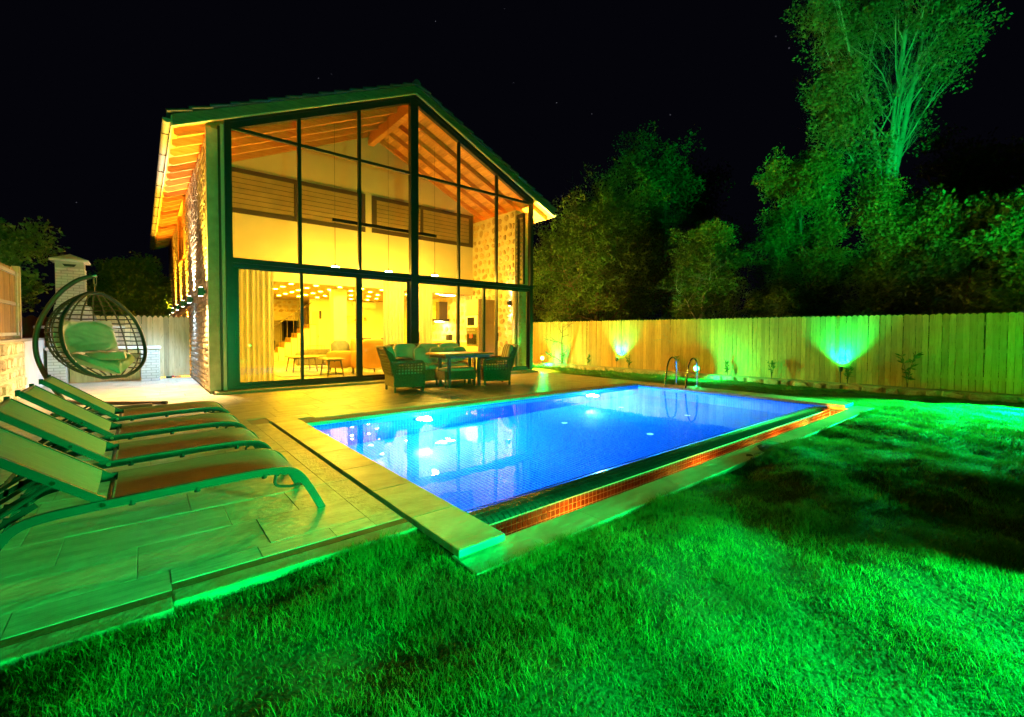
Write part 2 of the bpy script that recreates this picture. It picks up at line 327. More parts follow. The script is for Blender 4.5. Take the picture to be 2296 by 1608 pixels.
def stone_wall(parent, org, u, v, n, W, H, size, fill, h, m, limit, name='stone', hole=None, aspect=1.4, seed=1, smooth=50):
    """rubble in rows on the plane org + u*a + v*b, outward normal n; nearest `limit` as parts, the rest joined"""
    org, u, v, n = Vector(org), Vector(u), Vector(v), Vector(n); r = random.Random(seed); cells = []; b = 0
    while b < H-.3*size:
        rh = min(size*(.75+.5*r.random()), H-b) if H-b > size*1.3 else H-b
        a = -r.random()*size
        while a < W:
            rw = size*aspect*(.6+.8*r.random()); a0 = max(a, 0); a1 = min(a+rw, W)
            if a1-a0 > .3*size:
                jb = (r.random()-.5)*rh*(.35 if m == 'inner_stone' else .5*(1-fill))
                c = org+u*((a0+a1)/2)+v*(b+rh/2+jb)
                if not hole or not hole(c): cells.append((c, (a1-a0), rh))
            a += rw
        b += rh
    cells.sort(key=lambda t: (t[0]-CAM).length)
    var = [stone_mesh(k, m) for k in range(8)]; meshes = [q.mesh(name, m, smooth) for q in var]; rest = MB()
    for k, (c, cw, ch) in enumerate(cells):
        f = fill*(.9+.2*r.random()); fl = -1 if r.random() < .5 else 1
        mt = Matrix(((u.x, v.x, n.x, c.x), (u.y, v.y, n.y, c.y), (u.z, v.z, n.z, c.z), (0, 0, 0, 1))) @ Matrix.Rotation((r.random()-.5)*(.9 if m == 'inner_stone' else .3), 4, 'Z') @ Matrix.Diagonal((cw*f*fl, ch*f, h*(.7+.6*r.random()), 1))
        i = r.randrange(8)
        if k < limit:
            o = bpy.data.objects.new(name, meshes[i]); COL.objects.link(o); o.parent = parent; o.matrix_local = mt
        else: rest.add([mt @ Vector(p) for p in var[i].v], var[i].f)
    if rest.v: obj(name+'_infill', rest, m, parent, smooth, kind='stuff')

# ================================================================== SETTING
HW, APX = 8.376, 4.19           # facade width, ridge x
SL = .457                        # roof slope
def roofz(x): return 7.42-SL*abs(x-APX)       # underside of the roof boards
YB = 16.3
# ---- ground, lawn
def lawn_z(x, y):
    t = np.clip((x-8.7)/4.6, 0, 1); t = t*t*(3-2*t)
    u = .040*np.sin(x*2.1+1.3*np.sin(y*1.7))*np.sin(y*2.6+.8*np.sin(x*1.1))+.016*np.sin(x*5.3+y*3.1)*np.sin(y*5.9-x*2.2)+.007*np.sin(x*11+2*np.sin(y*4))*np.sin(y*10.)
    near = np.clip((np.hypot(x-.3, y+8.9)-.25)/1.2, 0, 1)
    b = np.clip((x+.35)/.6, 0, 1); return -.042-.034*b-.2*t+u*(.35+.65*near)*(1-.45*np.clip((x-3)/4, 0, 1))
def rect_hit(x, y):
    inside = lambda a, b, c, d: (x > a) & (x < b) & (y > c) & (y < d)
    return inside(-3.35, 0.0, -8.08, 17) | inside(0.0, 8.55, -8.68, 17)
q = MB(); gx = [-150, -9, 14.0+.4, 150]; gy = [-150, -15, 19, 150]
q.add([(a, b, -.32) for b in gy for a in gx], [(j*4+i, j*4+i+1, j*4+i+5, j*4+i+4) for j in range(3) for i in range(3) if not (i == 1 and j == 1)])
obj('ground', q, 'soil', kind='structure')
st = .11; xs = np.arange(-9, 14.4+st, st); ys = np.arange(-15, 19+st, st)
X, Y = np.meshgrid(xs, ys); Z = lawn_z(X, Y)
V = np.stack([X, Y, Z], -1).reshape(-1, 3); nx = len(xs); ii, jj = np.meshgrid(np.arange(nx-1), np.arange(len(ys)-1)); a = (jj*nx+ii).ravel()
cx_, cy_ = xs[ii.ravel()]+st/2, ys[jj.ravel()]+st/2
keep = ~rect_hit(cx_+.0, cy_)
# keep one ring of lawn under the paving edges
inner = (cx_ > -3.2) & (cx_ < 8.35) & (cy_ > -7.95) & (cy_ < 16.8)
keep = ~inner & ~((cx_ > .15) & (cx_ < 8.35) & (cy_ > -8.5) & (cy_ < -7))
Fq = np.stack([a, a+1, a+nx+1, a+nx], -1)[keep]
obj('lawn', arr_mesh('lawn', V, Fq, 'lawn_base', True), None, kind='structure')
def grass():
    g = np.random.default_rng(5); VV = []; FF = []; base = 0
    def patch(xa, xb, ya, yb, dens, hh, wd, clump):
        nonlocal base
        n = int((xb-xa)*(yb-ya)*dens); x = g.uniform(xa, xb, n); y = g.uniform(ya, yb, n)
        c = .5+.5*np.sin(x*3.7+2*np.sin(y*2.9))*np.sin(y*4.3+1.7*np.sin(x*2.3)); c2 = .5+.5*np.sin(x*17+3*np.sin(y*7))*np.sin(y*15+2*np.sin(x*9))
        k = (~rect_hit(x, y)) & (g.random(n) < .06+.94*np.clip(c*.85+c2*.5-.14, 0, 1)) & (x < 13.45-.06*(y+8))
        d = np.hypot(x-CAM.x, y-CAM.y); fw = (x-CAM.x)*F.x+(y-CAM.y)*F.y; rt = (x-CAM.x)*Rt.x+(y-CAM.y)*Rt.y
        k &= (fw > .3) & (np.abs(rt) < 1.28*fw+.8)
        x, y, c, c2 = x[k], y[k], c[k], c2[k]; n = len(x); z = lawn_z(x, y)-.005
        h = hh*(.45+.75*g.random(n))*(.5+.45*c+.3*c2); long = g.random(n) < .012; h[long] *= 1.7
        az = g.uniform(0, 2*np.pi, n); ln = h*g.uniform(.25, 1.15, n); dx, dy = np.cos(az)*ln, np.sin(az)*ln
        wx, wy = -np.sin(az+g.normal(0, .6, n)), np.cos(az+g.normal(0, .6, n)); wd_ = wd*(.6+.8*g.random(n))
        P = [np.stack([x-wx*wd_, y-wy*wd_, z], -1), np.stack([x+wx*wd_, y+wy*wd_, z], -1),
             np.stack([x+dx*.42+wx*wd_*.8, y+dy*.42+wy*wd_*.8, z+h*.62], -1), np.stack([x+dx*.42-wx*wd_*.8, y+dy*.42-wy*wd_*.8, z+h*.62], -1),
             np.stack([x+dx, y+dy, z+h*.92], -1)]
        VV.append(np.stack(P, 1).reshape(-1, 3)); b = base+np.arange(n)*5
        FF.append(np.concatenate([np.stack([b, b+1, b+2], -1), np.stack([b, b+2, b+3], -1), np.stack([b+3, b+2, b+4], -1)])); base += n*5
    patch(-3.4, 2.9, -11.4, -7.9, 21000, .042, .0010, 1)
    patch(2.9, 6.2, -11.3, -8.5, 11000, .042, .0015, 1)
    patch(6.2, 14, -11.8, -7.8, 5200, .042, .0024, 1)
    patch(8.4, 14, -7.8, -3, 3000, .045, .0038, 1)
    patch(8.2, 14, -3, 6, 1500, .06, .005, 1)
    patch(.05, 8.6, -8.83, -8.695, 16000, .055, .0012, 1); patch(-3.2, .05, -8.27, -8.08, 20000, .06, .0011, 1)
    obj('grass', arr_mesh('grass', np.concatenate(VV), np.concatenate(FF), 'grass_blade'), None, kind='stuff')
grass()

# ---- terrace (paving tiles are parts)
ter = thing('terrace', 'pale travertine terrace of staggered slabs between the glass front and the pool', 'terrace'); ter['kind'] = 'structure'; del ter['category']
q = MB()
q.box(-3.05, -1.24, -7.955, 16.5, -.3, -.007); q.box(-1.24, -.002, -7.885, -.2, -.3, -.007); q.box(-1.24, -.3, -.2, 16.5, -.3, -.007)
q.box(-.002, 8.55, -3.76, -.2, -.3, -.007)
q.box(.372, 8.55, -4.19, -3.76, -.3, -.007)
obj('terrace_base', q, 'grout', ter)
q = MB(); q.box(-3.05, -1.24, -8.03, -7.972, -.3, -.003); q.box(-1.24, -.002, -7.965, -7.902, -.3, -.003)
obj('brown_strip', q, 'terracotta', ter)
q = MB(); q.bbox(-3.05, -1.242, -8.15, -8.032, -.3, -.002, .008); q.bbox(-1.24, -.002, -8.09, -7.967, -.3, -.002, .008)
obj('edge_strip', q, 'travertine_edge', ter)
tile = MB(); tile.bbox(-.5, .5, -.5, .5, -.5, .5, .0)
def chamfer_tile():
    q = MB(); a, b = .5, .4965
    q.add([(-a, -a, -.5), (a, -a, -.5), (a, a, -.5), (-a, a, -.5), (-a, -a, .42), (a, -a, .42), (a, a, .42), (-a, a, .42), (-b, -b, .5), (b, -b, .5), (b, b, .5), (-b, b, .5)],
          [(0, 1, 5, 4), (1, 2, 6, 5), (2, 3, 7, 6), (3, 0, 4, 7), (4, 5, 9, 8), (5, 6, 10, 9), (6, 7, 11, 10), (7, 4, 8, 11), (8, 9, 10, 11)]); return q
tme = chamfer_tile().mesh('paving_tile', 'travertine')
def pave(x0, x1, y0, y1, name='paving_tile', par=ter, top=0., th=.03, gap=.003):
    if x1-x0 < .04 or y1-y0 < .04: return
    o = bpy.data.objects.new(name, tme); COL.objects.link(o); o.parent = par
    o.location = ((x0+x1)/2, (y0+y1)/2, top-th/2+rnd.uniform(-.0012, .0012)); o.scale = (x1-x0-gap, y1-y0-gap, th); o.rotation_euler = (rnd.uniform(-.0012, .0012), rnd.uniform(-.0012, .0012), 0)
rows = [-7.9]+[-7.74+.43*k for k in range(29)]
for k in range(len(rows)-1):
    y0, y1 = rows[k], rows[k+1]
    xa, xb = -3.03, (-.19 if y1 < -3.6 else 8.55)
    if y0 > -.3: xb = -.3
    if y1 > -.22 and y0 < -.22: xb = -.26
    x = xa-rnd.random()*.5
    if k == 1: x = -3.17
    while x < xb:
        wdt = rnd.choice([.4, .6, .6, .8]); x0, x1 = max(x, xa), min(x+wdt, xb); yy0 = y0
        if xb-x1 < .2: x1 = xb; wdt = 9
        if k == 0 and x0 < -1.24: yy0 = -7.97; x1 = min(x1, -1.24) if x0 < -1.24 < x1 else x1
        if y0 < -3.77 and y1 > -4.3 and x1 > 0:
            if y1 > -3.79 and x0 < .36: pave(max(x0, 0.02), x1, -3.77, y1)
            elif x0 >= .36: pave(x0, x1, max(y0, -4.19), y1)
        elif y1 <= -.2 or xb < 1: pave(x0, x1, yy0, y1)
        x = x1
    if y1 < -3.6: pave(-.19, -.006, y0, y1)
# ---- pool: shell, mosaic, coping, water
PX0, PX1, PY0, PY1 = .36, 8.06, -7.93, -4.2; WZ = -.060; PZ = -1.38
pool = thing('swimming_pool', 'rectangular blue mosaic pool', 'pool'); pool['kind'] = 'structure'; del pool['category'], pool['label']
q = MB(); q.box(PX0-.2, PX1+.3, PY0-.75, PY1+.2, PZ-.2, PZ-.012); q.box(PX0-.2, PX0-.012, PY0-.75, PY1+.2, PZ-.1, -.10)
q.box(PX1+.312-.3, PX1+.4, PY0-.2, PY1+.2, PZ-.1, -.045); q.box(PX0-.2, PX1+.2, PY1+.012, PY1+.22, PZ-.1, -.045)
q.box(PX0-.3, PX1+.3, -8.46, -8.44, -.75, -.11); q.box(PX0-.1, PX1+.1, PY0-.14, PY0-.012, PZ-.1, -.10); q.box(8.08, 8.3, -8.6, -7.9, -.75, -.11)
q.box(PX0-.1, PX1+.3, -8.52, PY0-.1, -.80, -.72)
obj('pool_wall', q, 'pool_grout', pool)
TS = .05
def tile_arr(org, u, v, n, nu, nv, name, m, g=.0035, h=.006, skip=None):
    org, u, v, n = map(np.array, (org, u, v, n)); I, J = np.meshgrid(np.arange(nu), np.arange(nv)); I, J = I.ravel(), J.ravel()
    if skip is not None: k = ~skip(I, J); I, J = I[k], J[k]
    c = org+np.outer(I*TS, u)+np.outer(J*TS, v); P = []
    for (gg, hh) in ((g, -.001), (g*1.5, h)):
        for (a, b) in ((gg, gg), (TS-gg, gg), (TS-gg, TS-gg), (gg, TS-gg)): P.append(c+u*a+v*b+n*hh)
    V = np.stack(P, 1).reshape(-1, 3); b = np.arange(len(I))*8
    Fc = np.concatenate([np.stack([b+4, b+5, b+6, b+7], -1)]+[np.stack([b+i, b+(i+1) % 4, b+4+(i+1) % 4, b+4+i], -1) for i in range(4)])
    return obj(name, arr_mesh(name, V, Fc, m), None, pool, kind='stuff')
nx_, ny_, nz_ = int((PX1-PX0)/TS), int((PY1-PY0)/TS)+1, 27
tile_arr((PX0, PY0, PZ-.012), (1, 0, 0), (0, 1, 0), (0, 0, 1), nx_, ny_, 'floor_mosaic', 'pool_tile')
tile_arr((PX0, PY1+.012, PZ), (1, 0, 0), (0, 0, 1), (0, -1, 0), nx_, nz_, 'wall_mosaic', 'pool_tile')
tile_arr((PX0-.012, PY0, PZ), (0, 1, 0), (0, 0, 1), (1, 0, 0), ny_, nz_, 'wall_mosaic', 'pool_tile')
tile_arr((PX1+.012, PY0-.0, PZ), (0, 1, 0), (0, 0, 1), (-1, 0, 0), ny_, nz_, 'wall_mosaic', 'pool_tile')
tile_arr((PX0, PY0-.012, PZ), (1, 0, 0), (0, 0, 1), (0, 1, 0), nx_, 25, 'wall_mosaic', 'pool_tile')
# weir: rounded dark mosaic crest, then the amber-lit wall down into the trough (nearest pieces are parts)
crest = MB(); prof = [(PY0, WZ-.012), (PY0-.06, WZ-.004), (PY0-.12, WZ-.004), (PY0-.175, WZ-.010), (PY0-.215, WZ-.022), (PY0-.24, WZ-.040)]
crest.prism([(a, b-.008) for a, b in prof]+[(prof[-1][0], -.75), (PY0, -.75)], 'x', PX0-.05, PX1+.02)
obj('weir_crest', crest, 'black_plastic', pool)
tile_u = MB(); gq = .47
tile_u.add([(-.5, -.5, -.5), (.5, -.5, -.5), (.5, .5, -.5), (-.5, .5, -.5), (-gq, -gq, .5), (gq, -gq, .5), (gq, gq, .5), (-gq, gq, .5)], [(4, 5, 6, 7), (0, 1, 5, 4), (1, 2, 6, 5), (2, 3, 7, 6), (3, 0, 4, 7)])
me_dark = tile_u.mesh('mosaic_tile', 'trough_tile'); me_amber_lit = tile_u.mesh('mosaic_tile', 'trough_amber_lit')
cells = []
for i in range(nx_):
    xm = PX0+(i+.5)*TS
    for k in range(5):
        p, r_ = Vector((xm, *prof[k])), Vector((xm, *prof[k+1])); d = (r_-p)
        cells.append(((p+r_)/2, d, True))
    for k in range(9):
        cells.append((Vector((xm, prof[-1][0]-.002, prof[-1][1]-.03-k*.05)), Vector((0, 0, -.05)), False))
cells.sort(key=lambda c: (c[0]-CAM).length*(1.0 if c[1] else 1.05)); rd = MB(); rr_ = MB(); cnt = 0
for c, d, dk in cells:
    v = d.normalized(); u = Vector((1, 0, 0)); n = v.cross(u)*-1
    if n.y > .2 or (abs(n.y) < .2 and n.z < 0): n = -n
    L_ = d.length
    mt = Matrix(((u.x*.044, v.x*(L_-.006), n.x*.006, c.x), (u.y*.044, v.y*(L_-.006), n.y*.006, c.y), (u.z*.044, v.z*(L_-.006), n.z*.006, c.z), (0, 0, 0, 1)))
    if cnt < 290 and c.z > -.42:
        o = bpy.data.objects.new('mosaic_tile', me_dark if dk else me_amber_lit); COL.objects.link(o); o.parent = pool; o.matrix_local = mt; cnt += 1
    else: (rd if dk else rr_).add([mt @ Vector(p) for p in tile_u.v], tile_u.f)
obj('crest_mosaic', rd, 'trough_tile', pool, kind='stuff'); obj('trough_mosaic', rr_, 'trough_amber_lit', pool, kind='stuff')
q = MB(); q.box(PX0-.1, PX1+.1, PY0-.2425, PY0-.236, -.75, prof[-1][1]); obj('trough_grout', q, 'white_render', pool)
q = MB(); q.box(PX0-.1, 8.2, -8.44, -8.13, -.74, -.70); obj('trough_floor', q, 'trough_tile', pool)
tile_arr((8.078, -8.44, -.72), (0, 1, 0), (0, 0, 1), (-1, 0, 0), 5, 12, 'trough_end_mosaic', 'trough_amber_lit')
# coping
def slab(nm, x0, x1, y0, y1, z0, z1, m='travertine'):
    q = MB(); q.bbox(x0, x1, y0, y1, z0, z1, .006); return obj(nm, q, m, pool)
ys_ = [-8.53, -7.95, -7.3, -6.62, -5.9, -5.2, -4.52, -3.78]
for a, b in zip(ys_[:-1], ys_[1:]): slab('coping_slab', .03, .366, a+.002, b-.002, -.040, .006)
q = MB(); q.box(.06, .34, -8.45, -3.8, -.4, -.042); q.box(8.1, 8.5, -8.45, -3.8, -.4, -.056); q.box(.06, 8.55, -8.66, -8.46, -.4, -.102); q.box(-.002, .03, -8.06, -3.77, -.3, -.045); obj('coping_base', q, 'concrete', pool)
xs_ = [.03, 1.1, 2.2, 3.25, 4.3, 5.4, 6.5, 7.6, 8.6]
for a, b in zip(xs_[:-1], xs_[1:]): slab('coping_slab', a+.001, b-.001, -8.70, -8.445, -.10, -.056)
ys_ = [-8.405, -7.7, -7.0, -6.3, -5.6, -4.9, -4.21]
for a, b in zip(ys_[:-1], ys_[1:]): slab('coping_slab', 8.06, 8.58, a+.002, b-.002, -.05, 0.)
slab('coping_slab', 8.06, 8.56, -4.206, -3.79, -.05, 0.); slab('coping_slab', .37, 8.056, -4.206, -4.196, -.05, 0.002)
# water
q = MB(); nxw, nyw = 2, 2
q.add([(PX0, PY0-.03, WZ), (PX1, PY0-.03, WZ), (PX1, PY1, WZ), (PX0, PY1, WZ)], [(0, 1, 2, 3)])
wo = obj('water', q, 'pool_water', kind='structure')
q = MB(); q.add([(PX0-.05, -8.44, -.56), (8.08, -8.44, -.56), (8.08, PY0-.24, -.56), (PX0-.05, PY0-.24, -.56)], [(0, 1, 2, 3)])
wo2 = obj('trough_water', q, 'pool_water', kind='structure')
for o_ in (wo, wo2):
    if o_.data.polygons[0].normal.z < 0: o_.data.flip_normals()
# pool fittings
def pool_lamp(x, y, z, aim, col, pw, label, glow):
    t = thing('pool_lamp', label, 'pool lamp', (x, y, z)); rot = Vector(aim).to_track_quat('Z', 'Y').to_matrix().to_4x4()
    obj('bezel', MB().cyl((0, 0, -.01), .15, .03, 20).xf(rot), 'steel', t, 40); obj('lens', MB().cyl((0, 0, .02), .125, .012, 20).xf(rot), glow, t, 40)
    light('pool_light', 'POINT', Vector(aim)*.16, None, pw, col, t, size=.06); return t
for x, nm in ((2.15, 'bright underwater lamp in the long back wall of the pool, nearer the loungers'), (6.25, 'bright underwater lamp in the long back wall of the pool, nearer the ladder')):
    pool_lamp(x, PY1-.0, -.47, (0, -1, 0), AQUA, 300, nm, 'aqua_glow')
jet = MB(); jet.cyl((0, 0, 0), .055, .012, 20); jm = jet.mesh('floor_jet', 'white_gloss', 40)
for x, y in ((4.9, -6.6), (6.6, -6.3), (6.3, -5.0), (4.4, -5.2)): obj('floor_jet', jm, None, pool, loc=(x, y, PZ-.006))
def trough_lamp(x, label, pw, aim):
    t = thing('trough_lamp', label, 'trough lamp', (x, -8.30, -.46)); obj('housing', MB().bbox(-.05, .05, -.04, .04, -.1, -.01), 'steel', t)
    obj('lens', MB().bbox(-.04, .04, -.03, .03, -.009, .004, .003), 'amber_glow', t); light('amber_light', 'POINT', (0, 0, .06), None, pw, AMBER, t, size=.03)
trough_lamp(7.75, 'amber lamp in the overflow trough at its far end by the lawn', 14, None)
trough_lamp(5.6, 'amber lamp deep in the overflow trough, beside the middle of the pool', 3.2, None)
trough_lamp(3.4, 'amber lamp deep in the overflow trough, opposite the left pool lamp', 3.2, None)
trough_lamp(1.3, 'amber lamp in the overflow trough at its near end by the lounge deck', 3.5, None)
# ladder
lad = thing('pool_ladder', 'chrome pool ladder with two arched handrails at the far short end of the pool', 'ladder', (8.2, -4.9, 0))
for s in (0, .52):
    p = smoothpath([(.42, -s, 0), (.42, -s, .4), (.36, -s, .62), (.18, -s, .66), (.02, -s, .5), (-.1, -s, .0), (-.17, -s, -.3), (-.19, -s, -1.0)], 6)
    obj('handrail', MB().tube(p, .021, 10), 'steel', lad, 60); obj('flange', MB().cyl((.42, -s, 0), .05, .015, 16), 'steel', lad, 40)
for z in (-.35, -.62, -.9): obj('step', MB().bbox(-.26, -.12, -.5, -.02, z-.02, z, .005), 'steel', lad)

# ================================================================== VILLA
villa = thing('villa', 'tall stone villa with a full-height glass gable front and pitched clay roof', 'house')
AN = 'anthracite'
q = MB(); q.bbox(-.23, 8.46, -.22, .16, -.05, .045, .006); obj('plinth', q, 'travertine_edge', villa)
q = MB(); q.box(0, 8.05, .1, 16.2, -.1, .06); obj('floor', q, 'floor_tile', villa)
def fbox(nm, x0, x1, z0, z1, y0=0., y1=.12, m=AN): q = MB(); q.bbox(x0, x1, y0, y1, z0, z1, .006); return obj(nm, q, m, villa)
# facade frame
def gz(x): return 7.437-SL*abs(x-APX)+0.0
def gable_post(nm, x0, x1, z0, dz, y0=0., y1=.12):
    zt = lambda x: gz(x)-dz
    pts = [(x0, z0), (x1, z0), (x1, zt(x1))]+([(APX, zt(APX))] if x0 < APX < x1 else [])+[(x0, zt(x0))]
    obj(nm, MB().prism(pts, 'y', y0, y1), AN, villa)
gable_post('corner_post', 0, .12, .06, .0); gable_post('corner_post', 8.256, 8.376, .06, .0)
gable_post('centre_post', 4.085, 4.295, .06, .18, -.012, .14)
q = MB(); q.prism([(.12, gz(.12)), (APX, gz(APX)), (8.256, gz(8.256)), (8.256, gz(8.256)-.24), (APX, gz(APX)-.24), (.12, gz(.12)-.24)], 'y', .001, .119); obj('gable_frame', q, AN, villa)
q = MB(); q.prism([(.10, gz(.10)-.09), (APX, gz(APX)-.09), (8.276, gz(8.276)-.09), (8.276, gz(8.276)-.11), (APX, gz(APX)-.11), (.10, gz(.10)-.11)], 'y', -.012, .05); obj('gable_bead', q, AN, villa)
fbox('transom', .12, 4.085, 5.335, 5.40, .02, .1); fbox('transom', 4.295, 8.256, 5.335, 5.40, .02, .1)
fbox('beam', .12, 4.085, 2.65, 2.755, -.006, .13); fbox('beam', 4.295, 8.256, 2.65, 2.755, -.006, .13)
for x0, x1 in ((1.37, 1.44), (2.72, 2.785), (5.55, 5.61), (6.89, 6.955)): gable_post('mullion', x0, x1, 2.755, .235, .015, .105)
# sliding doors: outer frame and door leaves
fbox('door_head', .12, 4.085, 2.57, 2.649, .03, .15); fbox('door_head', 4.295, 8.256, 2.57, 2.649, .03, .15)
fbox('door_sill', .12, 4.085, .06, .13, .03, .15); fbox('door_sill', 4.295, 8.256, .06, .13, .03, .15)
def leaf(x0, x1, y, wl=.09, wr=.09, z0=.125, z1=2.575):
    q = MB(); d = .035
    q.box(x0, x0+wl, y, y+d, z0, z1); q.box(x1-wr, x1, y, y+d, z0, z1); q.box(x0+wl, x1-wr, y, y+d, z0, z0+.06); q.box(x0+wl, x1-wr, y, y+d, z1-.03, z1)
    o = obj('sliding_door', q, AN, villa)
    obj('pane', MB().box(x0+wl-.004, x1-wr+.004, y+.014, y+.02, z0+.05, z1-.02), 'pane_glass', o)
    obj('handle', MB().box(x0+.03, x0+.045, y-.03, y, 1.0, 1.25), AN, o)
leaf(.125, 1.46, .075, .10, .055); leaf(1.40, 2.80, .035, .06, .14); leaf(2.66, 4.08, .075, .13, .075)
leaf(4.30, 5.62, .075, .04, .09); leaf(5.53, 6.50, .035, .08, .075); leaf(6.42, 6.975, .075, .06, .055); leaf(6.93, 7.76, .035, .04, .055); leaf(7.70, 8.25, .075, .05, .06)
# fixed panes
def gpane(x0, x1, z0, z1=None):
    if z1: pts = [(x0, z0), (x1, z0), (x1, z1), (x0, z1)]
    else: pts = [(x0, z0), (x1, z0), (x1, gz(x1)-.23), (x0, gz(x0)-.23)]
    pts = [p for i, p in enumerate(pts)]
    obj('pane', MB().prism(pts, 'y', .055, .061), 'pane_glass', villa)
for x0, x1 in ((.115, 1.375), (1.435, 2.725), (2.78, 4.09), (4.29, 5.555), (5.605, 6.895), (6.95, 8.26)):
    gpane(x0, x1, 2.75, 5.34)
    if gz(x0) - .23 > 5.42 and gz(x1)-.23 > 5.42: gpane(x0, x1, 5.395)
    else: obj('pane', MB().prism([(.3, 5.395), (1.375, 5.395), (1.375, gz(1.375)-.23)] if x0 < 1 else [(6.95, 5.395), (8.08, 5.395), (6.95, gz(6.95)-.23)], 'y', .055, .061), 'pane_glass', villa)
# side walls
sw = obj('stone_wall', MB().box(-.27, -.02, .25, YB, -.3, 5.22), 'mortar', villa)
HOLE = lambda c: 5.75 < c.y < 8.3 and 3.55 < c.z < 5.15
stone_wall(sw, (-.272, .27, 0), (0, 1, 0), (0, 0, 1), (-1, 0, 0), YB-.3, 5.2, .125, .95, .026, 'side_stone', 300, hole=HOLE, aspect=1.25, seed=3)
wn = obj('side_window', MB().box(-.34, -.26, 5.72, 5.80, 3.55, 5.15).box(-.34, -.26, 8.25, 8.33, 3.55, 5.15).box(-.34, -.26, 5.72, 8.33, 3.48, 3.56).box(-.34, -.26, 5.72, 8.33, 5.14, 5.2), 'rafter_pine', villa)
obj('pane', MB().box(-.285, -.275, 5.8, 8.25, 3.56, 5.14), 'dark_glass', wn)
q = MB(); q.bbox(-.30, -.105, .10, .262, .04, 5.3, .01); obj('corner_pier', q, 'plaster', villa)
q = MB(); q.bbox(-.105, -.065, .07, .25, .04, 5.36, .006); obj('corner_trim', q, 'brown_trim', villa)
q = MB(); q.bbox(-.064, -.004, .05, .25, .04, 5.4, .006); obj('corner_trim', q, 'cream_trim', villa)
rw = obj('stone_wall', MB().box(8.0, 8.6, .45, YB, -.3, 5.2), 'mortar_light', villa)
stone_wall(rw, (7.995, .47, .06), (0, 1, 0), (0, 0, 1), (-1, 0, 0), 2.36, 5.1, .25, .70, .03, 'inner_stone', 190, aspect=1.25, seed=9)
stone_wall(rw, (7.995, 2.9, .06), (0, 1, 0), (0, 0, 1), (-1, 0, 0), 4.5, 2.55, .25, .72, .03, 'inner_stone', 90, aspect=1.25, seed=11)
stone_wall(rw, (8.02, .448, .1), (1, 0, 0), (0, 0, 1), (0, -1, 0), .3, 5.0, .14, .85, .03, 'inner_stone', 0, aspect=1.2, seed=12)
# glazed return beside the right corner post
wn = obj('return_window', MB().box(8.06, 8.14, .40, .446, 2.8, 5.0).box(8.06, 8.14, .13, .17, 2.8, 5.0).box(8.06, 8.14, .13, .446, 4.94, 5.05), 'brown_trim', villa)
obj('pane', MB().box(8.10, 8.106, .17, .40, 2.8, 4.95), 'pane_glass', wn)
for k in range(14): obj('blind_slat', MB().box(8.15, 8.17, .16, .42, 2.85+k*.15, 2.85+k*.15+.10), 'blind_slat', wn)
# mezzanine wall, ceilings, back wall, column
MY = 2.85
mz = obj('gallery_wall', MB().prism([(0, 2.66), (8.0, 2.66), (8.0, roofz(8.0)-.02), (APX, roofz(APX)-.02), (0, roofz(0)-.02)], 'y', MY, MY+.2), 'cream_wall', villa)
def blindwin(x0, x1, z0, z1, muls, lean=None):
    f = .115; q = MB(); y0, y1 = MY-.05, MY-.003
    q.bbox(x0, x1, y0, y1, z0, z0+f, .006).bbox(x0, x1, y0, y1, z1-f, z1, .006).bbox(x0, x0+f, y0+.002, y1, z0+f, z1-f, .006).bbox(x1-f, x1, y0+.002, y1, z0+f, z1-f, .006)
    for mxx in muls: q.bbox(mxx-.045, mxx+.045, y0+.002, y1, z0+f, z1-f, .006)
    o = obj('gallery_window', q, 'brown_trim', villa)
    obj('blind_cloth', MB().box(x0+f, x1-f, MY-.012, MY-.006, z0+f, z1-f), 'blind_gap', o)
    n = 7; hh = (z1-z0-2*f)/n; ed = [x0+f]+muls+[x1-f]
    for a, b in zip(ed[:-1], ed[1:]):
        for k in range(n): obj('blind_slat', MB().box(a+.05, b-.05, MY-.024, MY-.014, z0+f+k*hh+hh*.13, z0+f+k*hh+hh), 'blind_slat', o)
blindwin(-.02, 3.99, 4.31, 5.46, [2.03]); blindwin(4.2, 7.97, 4.33, 5.46, [5.92])
cl = obj('ceiling', MB().box(0, 8.0, MY-.0, 16.2, 2.64, 2.659), 'ceiling_paint', villa)
ring = MB().cyl((0, 0, -.008), .074, .010, 16).mesh('ceiling_spot', 'white_gloss', 40); disc = MB().cyl((0, 0, -.012), .060, .004, 14).mesh('spot_lens', 'spot_glow')
for i, x in enumerate([.65, 1.34, 2.02, 2.71, 3.41, 4.10, 4.77, 5.45, 6.15, 6.85]):
    for j, y in enumerate([3.42, 4.4, 5.36, 6.22, 7.13, 8.1]):
        if (i+j) % 1 == 0 and not (x > 6.2 and j > 3):
            o = obj('ceiling_spot', ring, None, cl, loc=(x, y, 2.64)); obj('spot_lens', disc, None, o)
obj('gallery_edge', MB().box(0, 8.0, MY-.012, MY+.0, 2.62, 2.75), 'cream_wall', villa)
BY = 9.15
obj('back_wall', MB().box(4.1, 8.0, BY, BY+.15, .06, 2.64), 'white_wall', villa)
obj('rear_wall', MB().box(0, 8.0, 12.2, 12.35, .06, 2.64), 'mortar_light', villa)
lw = obj('inner_wall', MB().box(-.02, .0, .26, 16.2, .06, 5.2), 'cream_wall', villa)
obj('column', MB().bbox(3.42, 3.84, 4.05, 4.45, .06, 2.64, .01), 'white_wall', villa)
dr = obj('inner_door', MB().box(4.2, 4.44, BY-.03, BY-.002, .06, 2.12), 'cream_wall', villa); obj('handle', MB().box(4.40, 4.42, BY-.07, BY-.03, 1.0, 1.12), 'brown_trim', dr)
